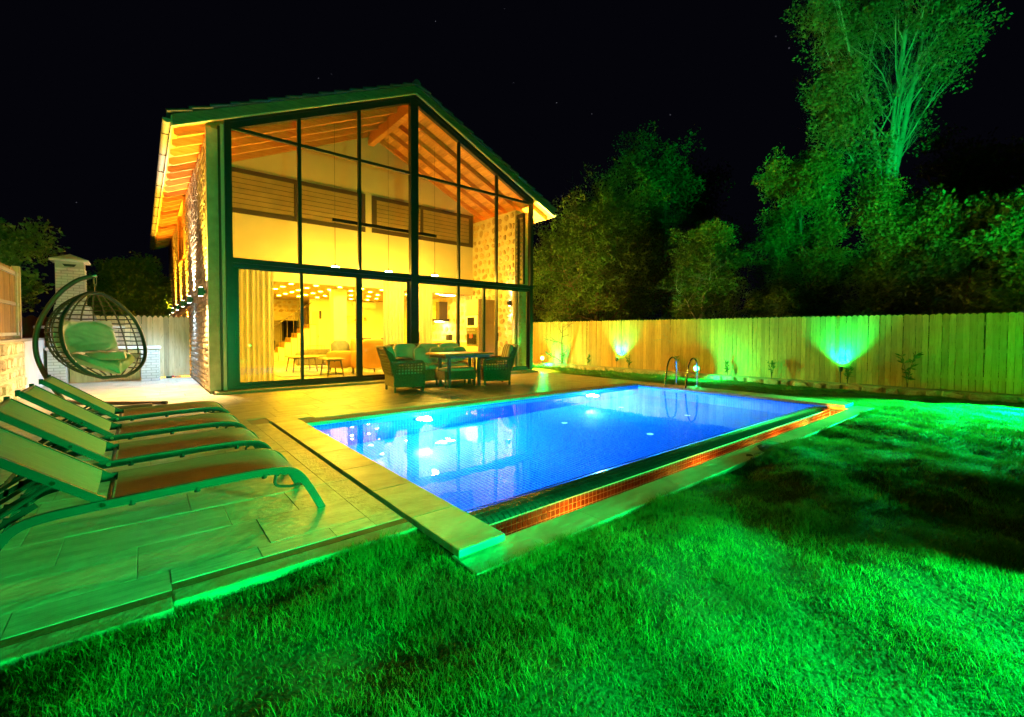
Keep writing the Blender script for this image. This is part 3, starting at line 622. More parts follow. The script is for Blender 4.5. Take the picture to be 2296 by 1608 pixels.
for x0, x1 in ((2.75, 3.1), (3.75, 4.25)):
    w_ = obj('rear_window', MB().box(x0-.06, x0, 12.1, 12.19, .9, 2.3).box(x1, x1+.06, 12.1, 12.19, .9, 2.3).box(x0-.06, x1+.06, 12.1, 12.19, 2.3, 2.36).box(x0-.06, x1+.06, 12.1, 12.19, .84, .9), 'brown_trim', villa)
    obj('pane', MB().box(x0, x1, 12.17, 12.18, .9, 2.3), 'dark_glass', w_)
stone_wall(villa.children[-1] if False else obj('stair_wall', MB().box(2.45, 4.1, 10.6, 10.75, 1.75, 2.64), 'mortar_light', villa), (2.45, 10.59, 2.1), (1, 0, 0), (0, 0, 1), (0, -1, 0), 1.65, .5, .2, .8, .03, 'inner_stone', 40, seed=21)
# pale slatted panel at the right end of the back wall
sp = obj('slat_panel', MB().box(7.45, 7.8, BY-.02, BY-.001, .8, 2.6), 'mortar_light', villa)
for k in range(11): obj('slat', MB().bbox(7.45, 7.8, BY-.06, BY-.021, .86+k*.16, .86+k*.16+.10, .008), 'white_wall', sp)
# ---- roof: boards, rafters, ridge beam, verge boards, tiles, gutters
roof = thing('roof', None, None); roof.parent = villa
EX = -.83; EXR = 2*APX-EX
YF = -.10
for s in (-1, 1):
    n = 44; Lh = APX-EX; ca = 1/math.sqrt(1+SL*SL)
    for k in range(n):
        d0, d1 = Lh*k/n+.004, Lh*(k+1)/n-.004
        a, b = APX+s*d0, APX+s*d1
        p = [(a, roofz(a)), (b, roofz(b)), (b, roofz(b)+.022), (a, roofz(a)+.022)]
        obj('plank', MB().prism(p, 'y', YF+.002, YB+.4), 'plank_pine', roof)
    ra = MB(); x1 = APX+s*(APX-EX-.03); xr = APX+s*.09
    ra.prism([(xr, roofz(xr)-.003), (x1, roofz(x1)-.003), (x1, roofz(x1)-.10), (x1-s*.07, roofz(x1-s*.07)-.165), (xr, roofz(xr)-.165)], 'y', -.04, .04)
    rm = ra.mesh('rafter', 'rafter_pine')
    for k in range(25): obj('rafter', rm, None, roof, loc=(0, .23+.64*k, 0))
    v = MB(); x1 = APX+s*(APX-EX); zt = lambda x: roofz(x)+.155; zb_ = lambda x: roofz(x)-.035
    v.prism([(APX+s*.002, zb_(APX)), (x1, zb_(x1)), (x1, zt(x1)), (APX+s*.002, zt(APX))], 'y', YF-.035, YF); obj('verge_board', v, 'verge_wood', roof)
    v = MB(); v.prism([(APX+s*.002, zb_(APX)-.022), (x1, zb_(x1)-.022), (x1, zb_(x1)-.002), (APX+s*.002, zb_(APX)-.002)], 'y', YF-.03, YF+.03); obj('verge_strip', v, 'cream_trim', roof)
    sl = MB(); sl.prism([(APX, roofz(APX)+.03), (x1, roofz(x1)+.03), (x1, roofz(x1)+.15), (APX, roofz(APX)+.15)], 'y', YF+.004, YB+.4); obj('roof_deck', sl, 'verge_wood', roof)
    eb = MB(); eb.box(*sorted((x1+s*.002, x1+s*.022)), YF, YB+.4, roofz(x1)-.06, roofz(x1)+.15); obj('eaves_board', eb, 'cream_trim', roof)
    # tiles: course by course, each course lapping the one below; verge tiles are parts
    nc = 15; cw = (Lh+.04)/nc; rest = MB()
    for k in range(nc):
        d0, d1 = k*cw-.0, (k+1)*cw+.05
        xa, xb = APX+s*d0, APX+s*d1; za, zb2 = roofz(xa)+.158, roofz(xb)+.158+.06
        pr = [(xa, za), (xb, zb2-.03), (xb, zb2+.012), (xa, za+.03)]
        o = obj('roof_tile', MB().prism(pr, 'y', YF-.06, YF+.20), 'roof_clay', roof)
        rim = MB().tube([(xa, YF-.05, za+.022), (xb, YF-.05, zb2+.01)], [.028, .034], 8); obj('verge_roll', rim, 'roof_clay', o, 60)
        rest.prism(pr, 'y', YF+.204, YB+.4)
    obj('roof_covering', rest, 'roof_clay', roof, kind='stuff')
    # gutter
    xg = x1+s*.085; zg = roofz(x1)+.06; g = MB(); arc = [(xg+.065*math.cos(t), zg+.075*math.sin(t)) for t in [math.pi+math.pi*i/10 for i in range(11)]]
    arc2 = [(xg+.057*math.cos(t), zg+.066*math.sin(t)) for t in [2*math.pi-math.pi*i/10 for i in range(11)]]
    g.prism(arc+arc2, 'y', YF-.02, YB+.4); gu = obj('gutter', g, 'gutter_metal', roof, 40)
    obj('end_cap', MB().prism(arc, 'y', YF-.028, YF-.021), 'gutter_metal', gu)
    for k in range(12): obj('gutter_bracket', MB().box(xg-.075, xg+.075, .5+k*1.35, .53+k*1.35, zg-.085, zg-.07), 'brown_trim', gu)
q = MB(); q.box(APX-.085, APX+.085, .13, MY, 6.98, 7.30); obj('ridge_beam', q, 'rafter_pine', roof)
for k in range(40):
    obj('ridge_tile', MB().tube([(APX, YF-.06+.42*k, roofz(APX)+.19), (APX, YF-.06+.42*k+.44, roofz(APX)+.205)], [.10, .085], 10), 'roof_clay', roof, 60)
# ---- wall lamps along the stone wall
def wall_lamp(x, y, z, s, label, up, upc, dn, dnc, group='up-and-down wall lamps', arm=.0, wide=84):
    t = thing('wall_lamp', label, 'wall lamp', (x, y, z), 0, group)
    obj('body', MB().bbox(-.05, .05, -.045, .045, -.085, .085, .006), 'anthracite', t)
    obj('bracket', MB().box(*sorted((-s*.05, -s*(.08+arm))), -.03, .03, -.03, .03), 'anthracite', t)
    g = {WARM: 'wall_glow', GOLD: 'wall_glow', WHITEWARM: 'wall_glow', BLUEW: 'blue_glow'}
    if up: obj('lens', MB().cyl((0, 0, .0855), .036, .003, 12), g[upc], t); light('up_light', 'SPOT', (0, 0, .10), (-s*.10, 0, 1), up, upc, t, 84, .8, .03)
    if dn: obj('lens', MB().cyl((0, 0, -.0885), .036, .003, 12), g.get(dnc, 'wall_glow'), t); light('down_light', 'SPOT', (0, 0, -.10), ((-s*.10 if wide < 100 else s*.5), 0, -1), dn, dnc, t, wide, .8, .03)
ly = [.36, 3.2, 5.4, 8.0, 10.8, 13.9]
nm = ['black up-and-down wall lamp on the plaster corner beside the glass front', 'up-and-down wall lamp throwing blue-white light where the plank fence meets the stone wall', 'wall lamp just beyond the one with blue-white light, on the stone wall',
      'fourth wall lamp from the glass front, under the window on the stone wall', 'second wall lamp from the far end of the lit stone wall', 'farthest wall lamp on the lit stone wall, just above the plank fence']
WL = 420
for i, y in enumerate(ly):
    if i == 1: wall_lamp(-.40, y, 2.05, -1, nm[i], WL*.8, WHITEWARM, WL*.20, BLUEW, wide=120)
    else: wall_lamp(-.40, y, 2.05, -1, nm[i], WL*1.0, GOLD if i == 0 else WARM, WL*(.55 if i == 0 else 1), (1, .68, .26) if i == 0 else WARM, wide=120 if i == 0 else 84)
for i, y in enumerate([1.0, 3.6, 6.2]):
    wall_lamp(8.74, y, 2.05, 1, ['wall lamp outside the right side wall, nearest the glass front', 'middle wall lamp outside the right side wall', 'rear wall lamp outside the right side wall'][i], WL*7, GOLD, WL*10, GOLD, 'wall lamps on the hidden right wall')
wall_lamp(7.90, .62, 2.21, 1, 'indoor up-and-down lamp on the stone wall behind the right-hand sliding door', 26, WHITEWARM, 26, WHITEWARM, 'up-and-down wall lamps')

# ================================================================== INSIDE THE HOUSE
# curtains
def curtain(x0, x1, y, label, z0=.09, z1=2.56):
    n = int((x1-x0)/.011); ph = rnd.random()*6
    q = MB().grid(lambda u, v: (x0+(x1-x0)*u, y+.035*math.sin(u*(x1-x0)*62+ph+.5*math.sin(v*3))*(1-.25*v)+.012*math.sin(u*31+ph), z0+(z1-z0)*v), n, 6)
    t = thing('curtain', label, 'curtain', (0, 0, 0)); obj('cloth', q, 'curtain_sheer', t, 179)
    obj('rail', MB().box(x0-.03, x1+.03, y-.02, y+.02, z1+.003, z1+.025), 'white_gloss', t)
curtain(.16, .92, .30, 'long sheer curtain bunched beside the left corner post')
curtain(3.45, 4.04, .30, 'sheer curtain bunched left of the thick centre post')
curtain(4.34, 4.86, .30, 'sheer curtain bunched right of the thick centre post')
curtain(7.74, 8.02, .26, 'narrow sheer curtain bunched at the right corner post', .09, 2.56)
# pendant bar lamp in the double-height room
pend = thing('pendant_lamp', 'long black bar lamp with three hanging discs in the tall glazed room', 'pendant lamp', (4.05, 1.3, 0))
obj('bar', MB().bbox(-1.54, 1.53, -.035, .035, 4.11, 4.20, .004), 'black_plastic', pend)
for dx, zc in ((-1.47, 2.97), (0, 2.98), (1.48, 3.0)):
    zr = roofz(4.05+dx)-.01
    obj('wire', MB().tube([(dx, 0, 4.2), (dx, 0, zr)], .004, 5), 'black_plastic', pend)
    c = obj('cord', MB().tube([(dx, 0, zc), (dx, 0, 4.15)], .007, 6), 'black_plastic', pend)
    d = obj('shade', MB().cyl((dx, 0, zc-.02), .105, .022, 20).cyl((dx, 0, zc), .02, .06, 10), 'brown_trim', pend, 40)
    obj('diffuser', MB().cyl((dx, 0, zc-.035), .095, .012, 20), 'pendant_glow', d)
    light('pendant_light', 'POINT', (dx, 0, zc-.09), None, 95, (1, .54, .035), pend, size=.09)
# coffee tables
def coffee(label, x, y, sx, sy, h, spl=.06):
    t = thing('coffee_table', label, 'table', (x, y, .06), 0, 'dark-legged coffee tables')
    obj('table_top', MB().bbox(-sx/2, sx/2, -sy/2, sy/2, h-.03, h, .008), 'oak', t); obj('apron', MB().box(-sx/2+.08, sx/2-.08, -sy/2+.08, sy/2-.08, h-.07, h-.031), 'table_dark', t)
    for a in (-1, 1):
        for b in (-1, 1): obj('leg', MB().tube([(a*(sx/2-.1), b*(sy/2-.1), h-.05), (a*(sx/2-.1+spl), b*(sy/2-.1+spl), 0)], [.026, .017], 8), 'table_dark', t, 60)
coffee('larger coffee table standing on the blue rug behind the glass', 2.31, 3.5, .75, .85, .47)
coffee('smaller coffee table next to the mustard armchair, nearest the glass', 2.62, 1.75, .5, .7, .48)
o = obj('rug', MB().bbox(1.45, 3.05, 2.1, 4.4, .061, .078, .006), 'rug_blue'); tag(o, 'flat grey-blue rug under the larger coffee table', 'rug')
# armchairs
def puff(x0, x1, y0, y1, z0, z1, e=4, n=14):
    """soft block (super-ellipsoid)"""
    sg = lambda c, p: math.copysign(abs(c)**p, c)
    return MB().grid(lambda u, v: ((x0+x1)/2+(x1-x0)/2*sg(math.cos((v-.5)*math.pi), 2/e)*sg(math.cos(2*math.pi*u), 2/e), (y0+y1)/2+(y1-y0)/2*sg(math.cos((v-.5)*math.pi), 2/e)*sg(math.sin(2*math.pi*u), 2/e), (z0+z1)/2+(z1-z0)/2*sg(math.sin((v-.5)*math.pi), 2/e)), 2*n, n)
def armchair(label, loc, rz):
    t = thing('armchair', label, 'armchair', loc, rz, 'mustard armchairs')
    obj('seat', puff(-.36, .36, -.36, .36, .20, .46), 'mustard', t, 179); obj('backrest', puff(-.40, .40, .24, .44, .18, 1.0), 'mustard', t, 179)
    for s in (-1, 1):
        obj('armrest', puff(s*.37-.08, s*.37+.08, -.38, .36, .18, .66), 'mustard', t, 179)
        for b in (-1, 1): obj('leg', MB().tube([(s*.30, b*.30, .22), (s*.34, b*.34, 0)], [.022, .014], 8), 'table_dark', t, 60)
    return t
ac = armchair('mustard armchair seen from behind, right of the small coffee table', (3.62, 1.72, .06), R(-178))
dup(ac, (3.08, 2.35, .06), R(-112), 'mustard armchair holding a grey-green cushion beside the coffee tables')
o = obj('cushion', puff(-.26, .26, -.08, .08, -.22, .22, 3).xf(Matrix.Rotation(R(-20), 4, 'X')), 'cushion_olive', None, 179, loc=(3.0, 2.2, .80)); tag(o, 'plump grey-green cushion leaning in the mustard armchair', 'cushion')
# grey sofa behind the tables
so = thing('sofa', 'low dark grey sofa behind the larger coffee table', 'sofa', (3.4, 4.9, .06), R(-22))
obj('seat', puff(-.75, .75, -.4, .4, .08, .42, 6), 'sofa_grey', so, 179); obj('backrest', puff(-.78, .78, .26, .46, .1, .62, 5), 'sofa_grey', so, 179)
for s in (-1, 1): obj('armrest', puff(s*.78-.09, s*.78+.09, -.42, .42, .08, .52, 5), 'sofa_grey', so, 179)
for k in range(3):
    c = obj('cushion', puff(-.2, .2, -.07, .07, -.18, .18, 3), ['white_gloss', 'table_dark', 'cream_wall'][k], None, 179, loc=(4.05+.3*k, 3.0+.25*k, .78)); tag(c, ['white scatter cushion behind the grey-green cushion', 'dark scatter cushion between two pale ones behind the armchair', 'cream scatter cushion farthest behind the armchair'][k], 'cushion')
# sideboard behind the armchair
sb = thing('corner_sofa', 'pale corner sofa with dark headrests against the inner room', 'sofa', (4.55, 3.35, .06), R(-30))
obj('seat', puff(-.9, .9, -.4, .4, .06, .45, 6), 'cream_wall', sb, 179); obj('backrest', puff(-.9, .9, .3, .5, .1, .92, 6), 'cream_wall', sb, 179)
for x in (-.45, .35): obj('headrest', MB().bbox(x-.25, x+.25, .28, .36, .9, 1.0, .02), 'table_dark', sb)
# stair
stw = thing('staircase', 'white-sided staircase with oak treads rising to the right at the back', 'stairs', (2.35, 8.95, .06))
zs = [.19*k for k in range(1, 9)]
for k in range(8):
    obj('tread', MB().bbox(k*.24, k*.24+.27, 0, .95, zs[k]+.0-.04, zs[k], .006), 'oak', stw); obj('riser', MB().box(k*.24, k*.24+.02, .0, .95, zs[k]-.19, zs[k]-.041), 'oak', stw)
    obj('stringer', MB().box(k*.24+.021, k*.24+.24, -.02, .9, 0, zs[k]-.042), 'white_wall', stw)
obj('handrail', MB().tube([(0, -.03, 1.15), (1.75, -.03, 2.4)], .022, 8), 'table_dark', stw, 60)
for k in range(7): obj('baluster', MB().tube([(.1+k*.24, -.03, zs[k]), (.1+k*.24, -.03, 1.15+.714*(.1+k*.24))], .010, 6), 'table_dark', stw, 60)
# games table on pale legs
gt_ = thing('games_table', 'dark box-shaped games table on pale thin legs near the stairs', 'games table', (2.36, 8.2, .06))
obj('box', MB().bbox(-.12, .12, -.5, .5, .5, .86, .01), 'black_plastic', gt_)
for a in (-.08, .08):
    for b in (-.4, .4): obj('leg', MB().box(a-.02, a+.02, b-.02, b+.02, .03, .5), 'white_gloss', gt_); obj('foot', MB().cyl((a, b, 0), .03, .03, 10), 'black_plastic', gt_)
for k in range(4): obj('rod', MB().tube([(-.2, -.36+k*.24, .76), (.2, -.36+k*.24, .76)], .01, 6), 'steel', gt_)
# trolley, air conditioner, picture, shelf
tr = thing('serving_trolley', 'small two-tier serving trolley with thin metal frame', 'trolley', (3.6, 6.6, .06))
for z in (.28, .52): obj('tray', MB().bbox(-.26, .26, -.18, .18, z, z+.025, .006), 'oak', tr)
for a in (-.25, .25):
    for b in (-.17, .17): obj('post', MB().tube([(a, b, 0), (a, b, .68)], .009, 6), 'table_dark', tr)
obj('rail', MB().tube([(-.25, -.17, .68), (.25, -.17, .68), (.25, .17, .68), (-.25, .17, .68)], .008, 6, True), 'table_dark', tr)
ac = thing('air_conditioner', 'white wall-mounted air conditioner high on the back wall', 'air conditioner', (6.37, 9.12, 2.31))
obj('case', MB().bbox(-.5, .5, -.2, .02, 0, .28, .03), 'white_gloss', ac, 40); obj('louvre', MB().box(-.44, .44, -.207, -.201, .02, .05), 'cream_trim', ac)
pc = thing('picture', 'wide brown-toned picture on the back wall below the air conditioner', 'picture', (5.98, 9.145, 1.8))
obj('frame', MB().bbox(-.6, .6, -.03, -.0, -.21, .21, .004), 'cream_trim', pc); obj('print', MB().box(-.56, .56, -.034, -.031, -.17, .17), 'picture_art', pc)
o = obj('wall_panel', MB().bbox(4.47, 4.56, 9.11, 9.148, 1.8, 2.15, .004), 'brown_trim'); tag(o, 'narrow dark panel on the back wall beside the pale door', 'wall panel')
# kitchen
oc = thing('oven_cabinet', 'tall brown kitchen cabinet with built-in microwave and oven', 'cabinet', (7.3, 1.5, .06))
obj('carcass', MB().bbox(.0, .68, 0, .72, 0, 2.3, .004), 'cabinet_brown', oc)
obj('door', MB().bbox(-.02, -.001, .01, .71, 1.8, 2.29, .003), 'cabinet_front', oc); obj('door', MB().bbox(-.02, -.001, .01, .71, .02, .72, .003), 'cabinet_front', oc)
mi = obj('microwave', MB().bbox(-.03, -.001, .04, .68, 1.37, 1.76, .006), 'white_gloss', oc); obj('window', MB().box(-.034, -.031, .2, .62, 1.42, 1.70), 'dark_glass', mi)
ov = obj('oven', MB().bbox(-.03, -.001, .04, .68, .74, 1.34, .006), 'steel', oc); obj('window', MB().box(-.034, -.031, .09, .63, .80, 1.13), 'dark_glass', ov); obj('handle', MB().tube([(-.06, .1, 1.17), (-.06, .62, 1.17)], .01, 8), 'steel', ov)
for k in range(4): obj('knob', MB().cyl((0, 0, 0), .018, .02, 10).xf(Matrix.Rotation(R(-90), 4, 'Y')), 'white_gloss', ov, loc=(-.031, .2+.12*k, 1.27))
o = obj('towel', MB().bbox(-.05, -.035, .3, .46, 1.06, 1.19, .004), 'red_plastic'); o.location = (7.3, 1.5, .0); tag(o, 'small red cloth hanging on the oven handle', 'cloth')
kc = thing('kitchen_counter', 'pale kitchen counter along the stone wall beyond the oven cabinet', 'counter', (7.4, 2.35, .06))
obj('cabinet', MB().bbox(.02, .58, 0, 3.6, 0, .84, .005), 'cabinet_front', kc); obj('worktop', MB().bbox(-.02, .58, 0, 3.62, .842, .885, .005), 'white_gloss', kc)
for k in range(5): obj('handle', MB().box(.0, .018, .3+.7*k, .5+.7*k, .74, .76), 'steel', kc)
hd = thing('cooker_hood', 'tall dark cooker hood on the kitchen wall above the counter', 'cooker hood', (7.62, 4.7, 0))
obj('chimney', MB().bbox(-.0, .36, -.12, .16, 1.78, 2.45, .006), 'brown_trim', hd); obj('canopy', MB().bbox(-.14, .36, -.3, .3, 1.68, 1.779, .006), 'black_plastic', hd)
obj('hood_lamp', MB().box(-.06, .2, -.16, .16, 1.668, 1.678), 'white_glow', hd)
for k, (x, y, l_, c_) in enumerate([(7.6, 4.1, 'small pale blue packet on the kitchen counter', 'paper_blue'), (7.62, 3.85, 'small dark box on the kitchen counter beside the blue packet', 'black_plastic')]):
    o = obj('counter_box', MB().bbox(-.08, .08, -.1, .1, 0, .14+.08*k, .01), c_, loc=(x, y, .946)); tag(o, l_, 'box')
kl = thing('ceiling_lamp', 'flat bright white lamp on the kitchen ceiling', 'ceiling lamp', (7.2, 3.3, 2.64))
obj('frame', MB().bbox(-.3, .3, -.12, .12, -.05, -.001, .006), 'white_gloss', kl); obj('diffuser', MB().box(-.27, .27, -.1, .1, -.058, -.051), 'white_glow', kl)

# ================================================================== LOUNGERS
def lounger():
    t = thing('sun_lounger', '', 'sun lounger', (0, 0, 0), 0, 'sun loungers in a row on the left deck')
    hw = .30; zr = .315; m = 'lounger_metal'
    for s in (-1, 1):
        y = s*hw
        pr = smoothpath([(-.47, 0, .0), (-.40, 0, .16), (-.33, 0, .25), (-.22, 0, .285), (0, 0, .298), (.35, 0, .312), (.7, 0, .322), (.86, 0, .318), (.95, 0, .295), (1.01, 0, .24), (1.08, 0, .12), (1.14, 0, 0.)], 4)
        q = MB()
        for a, b in zip(pr[:-1], pr[1:]):
            d = (b-a).normalized()*.004; q.bar((a.x-d.x, y, a.z-d.z), (b.x+d.x, y, b.z+d.z), .026, .046, (0, 1, 0.001) if False else (-(b-a).z, 0, (b-a).x))
        obj('side_rail', q, m, t)
        q = MB().bar((.0, y*.93, .31), (-.55, y*.93, .735), .026, .042, (1, 0, 1)); obj('back_rail', q, m, t)
        obj('hinge_bolt', MB().cyl((0, 0, 0), .013, .012, 10).xf(Matrix.Translation((0, y+s*.013, .302)) @ Matrix.Rotation(R(-90*s), 4, 'X')), 'steel', t)
        obj('hinge_bolt', MB().cyl((0, 0, 0), .011, .010, 10).xf(Matrix.Translation((-.19, y*.93+s*.013, .455)) @ Matrix.Rotation(R(-90*s), 4, 'X')), 'steel', t)
        # adjusting strut with notches
        q = MB().tube([(-.19, y*.82, .445), (-.52, y*.82, .215)], .012, 8); obj('strut', q, m, t)
        q = MB().bar((-.26, y*.72, .335), (-.60, y*.72, .12), .012, .03)
        for k in range(5): f = k/4; q.bar((-.30-.26*f, y*.72, .335-.17*f), (-.31-.26*f, y*.72, .29-.17*f), .012, .022)
        obj('notch_rail', q, 'black_plastic', t)
        obj('foot_loop', MB().tube(smoothpath([(.86, y*.9, .30), (.85, y*.9, .22), (.92, y*.9, .19), (1.02, y*.9, .185)], 5), .009, 6), 'black_plastic', t, 60)
        for x in (.12, .42, .78): obj('stacking_pad', MB().cyl((0, 0, -.03), .016, .03, 10).xf(Matrix.Translation((x, y, .297+.02*x))), 'black_plastic', t, 40)
        obj('rail_cap', MB().bbox(-.575, -.545, y*.93-.015, y*.93+.015, .715, .765, .004), 'black_plastic', t)
    for x, z in ((.86, .29), (-.36, .21), (.02, .285)): obj('cross_bar', MB().tube([(x, -hw, z), (x, hw, z)], .013, 8), m, t, 60)
    obj('cross_bar', MB().tube([(-.52, -.25, .215), (-.52, .25, .215)], .012, 8), m, t, 60)
    obj('cross_bar', MB().tube([(-.55, -hw*.93, .735), (-.55, hw*.93, .735)], .015, 8), m, t, 60)
    sag = lambda v: -.022*(1-(2*v-1)**2)
    sp = smoothpath([(.045, 0, .325), (.35, 0, .338), (.7, 0, .347), (.86, 0, .342), (.95, 0, .318), (1.0, 0, .272)], 6); n = len(sp)-1
    q = MB().grid(lambda u, v: (sp[round(u*n)].x, (v-.5)*2*(hw-.006), sp[round(u*n)].z+sag(v)*(1 if u < .8 else (1-u)*5)), n, 10); obj('seat_sling', q, 'sling_mesh', t, 179)
    q = MB().grid(lambda u, v: (-.03-.52*u-.5*sag(v)*0, (v-.5)*2*(hw*.93-.004), .355+.40*u+sag(v)*1.1), 14, 10); obj('back_sling', q, 'sling_mesh', t, 179)
    return t
LG = lounger(); LG.location = (-1.51, -7.07, 0); LG['label'] = 'nearest sun lounger, cut off at the left edge of the picture, with green-lit frame'
for y, dx, rz, lab in ((-6.10, -.02, .4, 'second sun lounger from the lawn'), (-5.07, -.035, -.4, 'third sun lounger from the lawn'), (-3.98, -.04, .6, 'farthest sun lounger, closest to the hanging egg chair')):
    dup(LG, (-1.51+dx, y, 0), R(rz), lab)
# ================================================================== HANGING EGG CHAIR
eg = thing('hanging_chair', 'woven egg-shaped hanging chair on a curved brown stand with tufted cushions', 'hanging chair', (-1.92, -.95, 0))
arc = [(.01, 2.115), (-.17, 2.03), (-.34, 1.86), (-.47, 1.65), (-.585, 1.38), (-.635, 1.12), (-.625, .86), (-.56, .62), (-.47, .40), (-.36, .18), (-.30, .04)]
obj('stand_arm', MB().tube(smoothpath([(x, 0, z) for x, z in arc], 6), .033, 12), 'stand_brown', eg, 60)
obj('arm_cap', MB().tube([(.0, 0, 2.118), (.05, 0, 2.137)], [.036, .036], 12), 'steel', eg, 60)
for p in ([(-.42, 1.15, .03), (-.1, .62, .03), (.85, -.08, .03)], [(-.42, -.55, .03), (-.3, 0, .03), (-.42, 1.15, .03)], [(-.42, -.55, .03), (.15, -.35, .03), (.7, -.2, .03)]):
    obj('base_tube', MB().tube(smoothpath(p, 5), .028, 10), 'stand_brown', eg, 60)
obj('foot_cap', MB().tube([(.84, -.075, .03), (.90, -.12, .03)], .031, 10), 'black_plastic', eg, 60)
obj('spring', MB().tube([(.03, 0, 1.99), (.03, 0, 2.085)], .024, 12), 'steel', eg, 60)
obj('hook', MB().tube([(.03, 0, 2.12), (.03, 0, 1.86)], .008, 8), 'steel', eg)
th = R(34); fv = Vector((math.sin(th), -math.cos(th), 0)); rv = Vector((math.cos(th), math.sin(th), 0))
TP, BP = Vector((.02, 0, 1.87)), Vector((.02, 0, .50))+fv*.40
def egg(phi, t, k=1.0):
    Rr = .56*max(0, 1-abs(2*min(1, max(0, t))**1.22-1)**2.3)**.56*k
    c = TP.lerp(BP, t)+fv*(-.10*math.sin(math.pi*t))
    cp_ = math.cos(phi); return c+rv*(Rr*math.sin(phi))-fv*(Rr*cp_*(1.3 if cp_ > 0 else 1))
PH = R(101)
ringp = [egg(PH, .02+.96*i/36) for i in range(37)]+[egg(-PH, .98-.96*i/36) for i in range(37)]
rg = obj('rim', MB().tube(ringp, .027, 10, closed=True), 'rope', eg, 60); rg.data.materials[0] = M['lounger_metal']
for k in range(1, 12):
    ph = -PH+2*PH*k/12
    obj('rib', MB().tube([egg(ph, .03+.94*i/26) for i in range(27)], .0115, 6), 'rope', eg, 60)
for k in range(1, 17):
    tt = .05+.9*k/17; obj('rope_band', MB().tube([egg(-PH+2*PH*i/36, tt+.002*math.sin(i*1.3+k), 1.012) for i in range(37)], .0095, 6), 'rope', eg, 60)
# tufted cushions: back and seat, following the basket
def tuft(fn, nu, nv, tu, tv, dep, thick, round_=True):
    def g(side):
        def f(u, v):
            p, n = fn(u, v); rr__ = (abs(2*u-1)**2.8+abs(2*v-1)**2.8); e = max(0, 1-rr__**1.6) if round_ else (1-(2*u-1)**6)*(1-(2*v-1)**6); d = 0
            for (a, b) in [(i/tu, j/tv) for i in range(1, tu) for j in range(1, tv)]: d += math.exp(-(((u-a)*tu*1.9)**2+((v-b)*tv*1.9)**2))
            w_ = .016*math.sin(u*23+3*math.sin(v*11))*math.sin(v*19+2*math.sin(u*9))
            h = thick*max(e, 0)**.5*(1-dep*min(d, 1)+.10*math.sin(u*9)*math.cos(v*7))+w_*e
            return p+n*(h if side > 0 else -.25*thick*max(e, 0)**.5)
        return f
    q = MB(); q.grid(g(1), nu, nv); q.grid(g(-1), nu, nv); return q
def backc(u, v):
    ph = R(-58)+R(116)*u; p = egg(ph, .735-.40*v, .86); c = TP.lerp(BP, .55)+fv*.15; n = (c-p); n.z = 0; return p+fv*.02, n.normalized()
obj('back_cushion', tuft(backc, 40, 34, 3, 3, .55, .15), 'cushion_grey', eg, 179)
def seatc(u, v):
    ph = R(-100)+R(200)*u; e0 = egg(ph, .76, .90); e1 = TP.lerp(BP, .93)+fv*(.06+.16*0); p = e0.lerp(e1+fv*.12, v); p.z += -.02+.05*(1-v); n = Vector((0, 0, 1))*(.35+.65*v)+fv*.05
    ctr = TP.lerp(BP, .8); i = ctr-p; i.z = 0; return p, (n+i*(.9*(1-v))).normalized()
obj('seat_cushion', tuft(seatc, 60, 26, 5, 2, .5, .17), 'cushion_grey', eg, 179)
def seatf(u, v):
    ph = R(-96)+R(192)*u; p = egg(ph, .80, .55).lerp(TP.lerp(BP, .8)+fv*.34, v); p.z = egg(0, .80).z+.05; return p, Vector((0, 0, 1))
obj('seat_cushion', tuft(seatf, 44, 26, 3, 3, .5, .13), 'cushion_grey', eg, 179)
